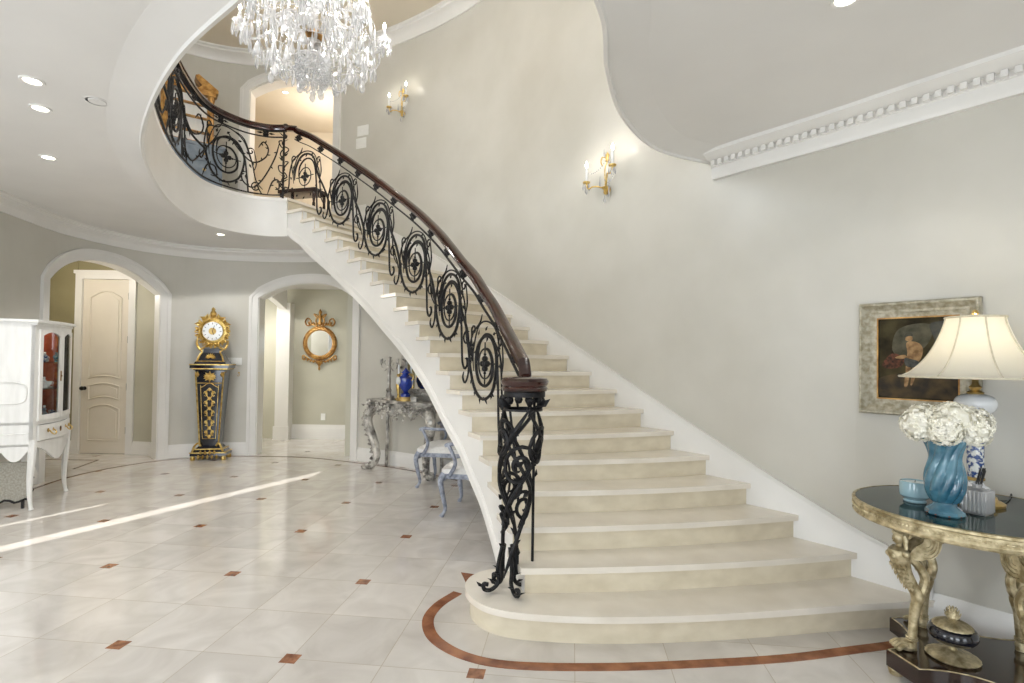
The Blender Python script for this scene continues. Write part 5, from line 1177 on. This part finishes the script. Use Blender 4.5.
# lidded urn on the platform
t = thing('lidded_urn', 'black lidded urn with fluted gilt foot and pinecone finial on table platform', 'urn', (2.055, 2.5, .1235)); t.scale = (.86, .86, .98)
fo = MB().lathe([(0, 0), (.112, 0), (.117, .008), (.1, .018), (.05, .028), (.02, .04), (.016, .055), (.02, .065), (0, .065)], (0, 0, 0), 48, flute=lambda t_, a: .05*abs(math.sin(10*a)) if .15 < t_ < .6 else 0); fo.build('fluted_foot', M['palegold'], t)
MB().lathe(crom([(0.001, .06), (.04, .063), (.085, .078), (.11, .105), (.108, .13), (.085, .147), (.0, .148)], 5), (0, 0, 0), 48).build('bowl', M['ebony'], t)
MB().lathe([(.082, .14), (.09, .146), (.085, .155), (.06, .168), (.03, .176), (0, .178)], (0, 0, 0), 80, flute=lambda t_, a: .02*math.sin(20*a)).build('lid', M['palegold'], t)
fn = MB().lathe([(0, .172), (.018, .176), (.03, .19), (.028, .208), (.014, .226), (0, .232)], (0, 0, 0), 14)
for j in range(5):
    for k in range(8): a = k*PI/4+j*.4; z = .182+.01*j; rr = (.024, .03, .03, .024, .015)[j]; fn.leaf((rr*math.cos(a), rr*math.sin(a), z), (math.cos(a)*.4, math.sin(a)*.4, 1), (math.cos(a), math.sin(a), 0), .016, .014, .003)
fn.build('pinecone_finial', M['palegold'], t)

# on the table top (z .801)
ZT = .802
t = thing('swirled_vase', 'blue glazed swirl-fluted vase holding white hydrangeas', 'vase', (1.955, 2.42, ZT)); t.scale = (.88, .88, 1)
MB().lathe([(0, 0), (.08, 0), (.084, .006), (.08, .02), (.062, .034), (.05, .045), (.046, .055), (0, .055)], (0, 0, 0), 8).build('pedestal', M['teal'], t)
vp_ = [(.0, .05), (.05, .055), (.066, .075), (.08, .11), (.084, .15), (.08, .19), (.07, .23), (.066, .26), (.072, .29), (.084, .32), (.09, .34), (.082, .34), (.066, .31), (0, .29)]
vp_ = crom(vp_, 4)
MB().lathe(vp_, (0, 0, 0), 96, flute=lambda f, a: .15*(abs(math.sin(5*(a-2.4*f)))-.5) if .06 < f < .86 else 0).build('fluted_body', M['teal'], t)
M['rust'] = noise_mat('unglazed_chips', (110, 50, 30), (150, 80, 50), 40, .7)
chp = MB()
for k in range(9): a = k*.71; chp.ball((.0765*math.cos(a), .0765*math.sin(a), .005), .006, 6, 1, 1, .5)
chp.build('rust_chips', M['rust'], t)
bq = thing('hydrangea_bouquet', 'rounded bunch of white hydrangea blooms in the blue vase', 'flowers', (1.965, 2.42, ZT+.335))
rf = random.Random(2)
for (x, y, z, R_) in ((-.115, .01, .065, .075), (0, -.03, .085, .085), (.11, .0, .07, .08), (-.05, .07, .08, .075), (.07, .07, .085, .075), (-.06, -.06, .05, .07), (.065, -.06, .05, .072), (.165, .03, .055, .05)):
    hdm = MB(); hdm.ball((x, y, z), R_*.84, 10)
    for j in range(150):
        u_ = 2*rf.random()-1; a = rf.random()*2*PI; s1 = math.sqrt(1-u_*u_); nrm = Vector((s1*math.cos(a), s1*math.sin(a), u_)); c0 = Vector((x, y, z))+nrm*R_*rf.uniform(.86, 1.0)
        e1 = nrm.orthogonal().normalized(); e2 = nrm.cross(e1); b0 = rf.random()*PI
        for k in range(4): b_ = b0+k*PI/2; d_ = e1*math.cos(b_)+e2*math.sin(b_)+nrm*.35; hdm.leaf(c0, d_, nrm, .017, .016, .0015)
    hdm.build('bloom', M['petal'], bq, smooth=False)
sm = MB()
for k in range(6): a = k; sm.tube([(.02*math.cos(a), .02*math.sin(a), -.0), (.05*math.cos(a), .05*math.sin(a), .06)], .003, 5)
sm.build('stems', M['pistil'], bq)
t = thing('glass_candle', 'pale blue candle in a footed glass bowl left of the vase', 'candle', (1.985, 2.64, ZT))
MB().lathe([(0, 0), (.046, 0), (.048, .006), (.042, .012), (.05, .02), (.062, .03), (.064, .05), (.063, .092), (.06, .10), (.057, .10), (.059, .09), (.058, .05), (.056, .034), (.04, .024), (0, .022)], (0, 0, 0), 36).build('glass_bowl', M['blueglass'], t)
MB().lathe([(0, .025), (.04, .026), (.053, .036), (.057, .055), (.057, .094), (0, .094)], (0, 0, 0), 30).build('wax', M['wax'], t); MB().tube([(0, 0, .093), (.002, 0, .104)], .0015, 5).build('wick', M['black'], t)
t = thing('reed_diffuser', 'clear ribbed glass reed diffuser with dark reeds beside the vase', 'diffuser', (2.125, 2.45, ZT), .5)
gb = MB(); gb.box((-.045, -.045, 0), (.045, .045, .012)); 
for k in range(6): 
    x = -.0375+.015*k
    for (a, b) in ((x, -.045), (x, .045), (-.045, x), (.045, x)): gb.lathe([(.0075, .01), (.0075, .105), (.005, .108), (0, .108)], (a, b, 0), 8)
gb.lathe([(.045, .1), (.03, .112), (.018, .114), (.018, .125), (.022, .127), (.022, .132), (.014, .132), (.014, .114)], (0, 0, 0), 18); gb.build('glass_bottle', M['crystal'], t)
MB().box((-.037, -.037, .013), (.037, .037, .06)).build('oil', noise_mat('pale_oil', (226, 226, 208), (236, 236, 220), 5, .1), t)
for k in range(7): a = k*.9; MB().tube([(.008*math.cos(a), .008*math.sin(a), .03), (.02+.016*math.cos(a), .01*math.sin(a)+.0, .135), (.06+.012*math.cos(a), .01*math.sin(a), .195+.008*math.sin(a*2))], .0022, 5).build('reed', M['black'], t)
# table lamp
LX, LY = 2.265, 2.62
lp = thing('table_lamp', 'lit table lamp with bell shade on a blue and white porcelain column', 'lamp', (LX, LY, ZT))
MB().lathe([(0, 0), (.11, 0), (.112, .012), (.1, .02), (.085, .024), (.08, .04), (.05, .048), (.045, .06), (0, .06)], (0, 0, 0), 32).build('brass_base', M['brass'], lp)
MB().lathe([(0, .055), (.055, .056), (.06, .07), (.05, .085), (.035, .095), (.03, .105), (0, .105)], (0, 0, 0), 24).build('porcelain_foot', M['porcelain'], lp)
MB().lathe([(0, .10), (.028, .10), (.03, .12), (.034, .2), (.034, .36), (.028, .4), (0, .4)], (0, 0, 0), 24).build('painted_column', M['bluewhite'], lp)
MB().lathe([(.03, .112), (.037, .116), (.037, .126), (.03, .13)], (0, 0, 0), 20).build('gilt_collar', M['brass'], lp)
MB().lathe(crom([(0.001, .39), (.03, .395), (.052, .43), (.075, .455), (.084, .485), (.074, .513), (.045, .53), (0.001, .536)], 5), (0, 0, 0), 40).build('porcelain_bowl', M['porcelain'], lp)
MB().lathe([(0, .53), (.03, .53), (.035, .54), (.018, .55), (.026, .565), (.014, .58), (.012, .61), (0, .61)], (0, 0, 0), 16).build('brass_neck', M['brass'], lp)
shp = crom([(.30, .612), (.255, .64), (.2, .70), (.155, .78), (.125, .86), (.115, .905)], 5)
nP = 8
sd = MB(); prof = [(r_, z) for r_, z in shp]+[(r_-.003, z) for r_, z in shp[::-1]]
prof.append(prof[0])
sd.lathe(prof, (0, 0, 0), 48, flute=lambda f, a: .03*(abs(math.cos(4*a))**.5-.7)*-0.6)
shade = sd.build('lamp_shade', M['shade'], lp)
tr_ = MB()
for k in range(8): a = (k+.5)*PI/4; tr_.tube([((r_+.002)*math.cos(a)*1.012, (r_+.002)*math.sin(a)*1.012, z) for r_, z in shp], .0035, 5)
for (r_, z) in ((.303, .612), (.117, .905)): tr_.tube([(r_*math.cos(2*PI*k/48), r_*math.sin(2*PI*k/48), z) for k in range(49)], .005, 5)
M['trimcloth'] = noise_mat('beige_braid', (206, 198, 176), (222, 214, 194), 40, .8); tr_.build('shade_trim', M['trimcloth'], shade)
MB().tube([(0, 0, .6), (0, 0, .9)], .004, 6).tube([(-.115, 0, .9), (.115, 0, .9)], .003, 5).lathe([(0, .9), (.012, .905), (.006, .915), (.016, .925), (.01, .94), (0, .945)], (0, 0, 0), 12).build('harp_and_finial', M['brass'], lp)
MB().lathe([(0, .65), (.02, .66), (.03, .70), (.02, .74), (0, .75)], (0, 0, 0), 14).build('bulb', M['bulb'], lp)
light('table_lamp_bulb', 'POINT', (LX, LY, ZT+.78), 6, (1, .94, .85), rad=.05)
cd = MB(); cd.tube(crom([(.09, .02, .012), (.17, .03, .006), (.24, .08, .004), (.30, .14, .004), (.345, .18, -.02), (.35, .19, -.3), (.36, .2, -.6), (.38, .22, -.78)], 6), .003, 5); cd.build('power_cord', M['brass'] if False else M['black'], lp)

# ------------------------------------------------------------------ upstairs furniture seen through the balcony railing
ux_, uy_, ur = -4.5, 7.28, .62
cs = thing('painted_chest', 'blue grey painted chest of drawers upstairs behind the balcony railing', 'chest of drawers', (ux_, uy_, F2+.002), ur)
MB().box((-.42, -.24, .12), (.42, .24, .80)).box((-.45, -.26, .80), (.45, .26, .84)).build('carcass', M['bluegrey'], cs)
for z in (.16, .38, .60):
    d = MB().box((-.38, -.255, z), (.38, -.24, z+.19)).build('drawer', M['bluegrey'], cs)
    for x in (-.2, .2): MB().lathe([(0, 0), (.018, 0), (.01, .012), (.02, .025), (0, .03)], (x, -.255, z+.095), 10, axis=(0, -1, 0)).build('knob', M['brass'], d)
MB().box((-.44, -.25, .06), (.44, .25, .12)).build('plinth', M['darkwood'], cs)
for x in (-.38, .38):
    for y in (-.2, .2): MB().lathe([(0, 0), (.02, 0), (.03, .03), (.035, .06), (0, .06)], (x, y, 0), 10).build('foot', M['darkwood'], cs)
gm = thing('gilt_cabinet', 'gilt wooden cabinet with broken pediment standing on the painted chest', 'cabinet', (ux_, uy_+.02, F2+.843), ur)
MB().box((-.33, -.12, 0), (.33, .16, .06)).box((-.31, -.1, .06), (-.23, .14, .72)).box((.23, -.1, .06), (.31, .14, .72)).box((-.33, -.12, .72), (.33, .16, .79)).box((-.31, .12, .06), (.31, .14, .72)).build('carcass', M['goldwood'], gm)
MB().box((-.23, -.02, .06), (.23, 0, .72)).build('back_panel', M['antique_white'], gm)
fg = MB()
for z in (.2, .4, .58): fg.box((-.23, -.09, z), (.23, -.0, z+.012))
for x in (-.27, .27): fg.lathe([(.03, .08), (.025, .1), (.022, .65), (.03, .68), (.03, .7)], (x, -.115, 0), 12)
fg.build('shelf', M['goldwood'], gm)
pd = MB()
for sx in (-1, 1): pd.slab([(.36*sx, .79), (.36*sx, .84), (.12*sx, 1.0), (.08*sx, .98), (.1*sx, .92), (.16*sx, .86), (.1*sx, .79)][::sx], .2, (0, -.08, 0), (1, 0, 0), (0, 0, 1), (0, 1, 0))
pd.box((-.12, -.08, .79), (.12, .12, .81)); pd.lathe([(0, .8), (.04, .81), (.02, .85), (.05, .9), (.02, .95), (0, .99)], (0, 0, 0), 12); pd.build('pediment', M['goldwood'], gm)
bn = thing('wooden_bench', 'low dark red wooden bench on the upstairs landing', 'bench', (-2.99, 7.55, F2+.003), -.25)
MB().box((-.3, -.15, .26), (.3, .15, .31)).build('seat', M['mahogany'], bn)
for x in (-.26, .26):
    for y in (-.12, .12): MB().lathe([(0, 0), (.018, 0), (.022, .1), (.014, .12), (.024, .2), (.02, .26), (0, .26)], (x, y, 0), 10).build('leg', M['mahogany'], bn)
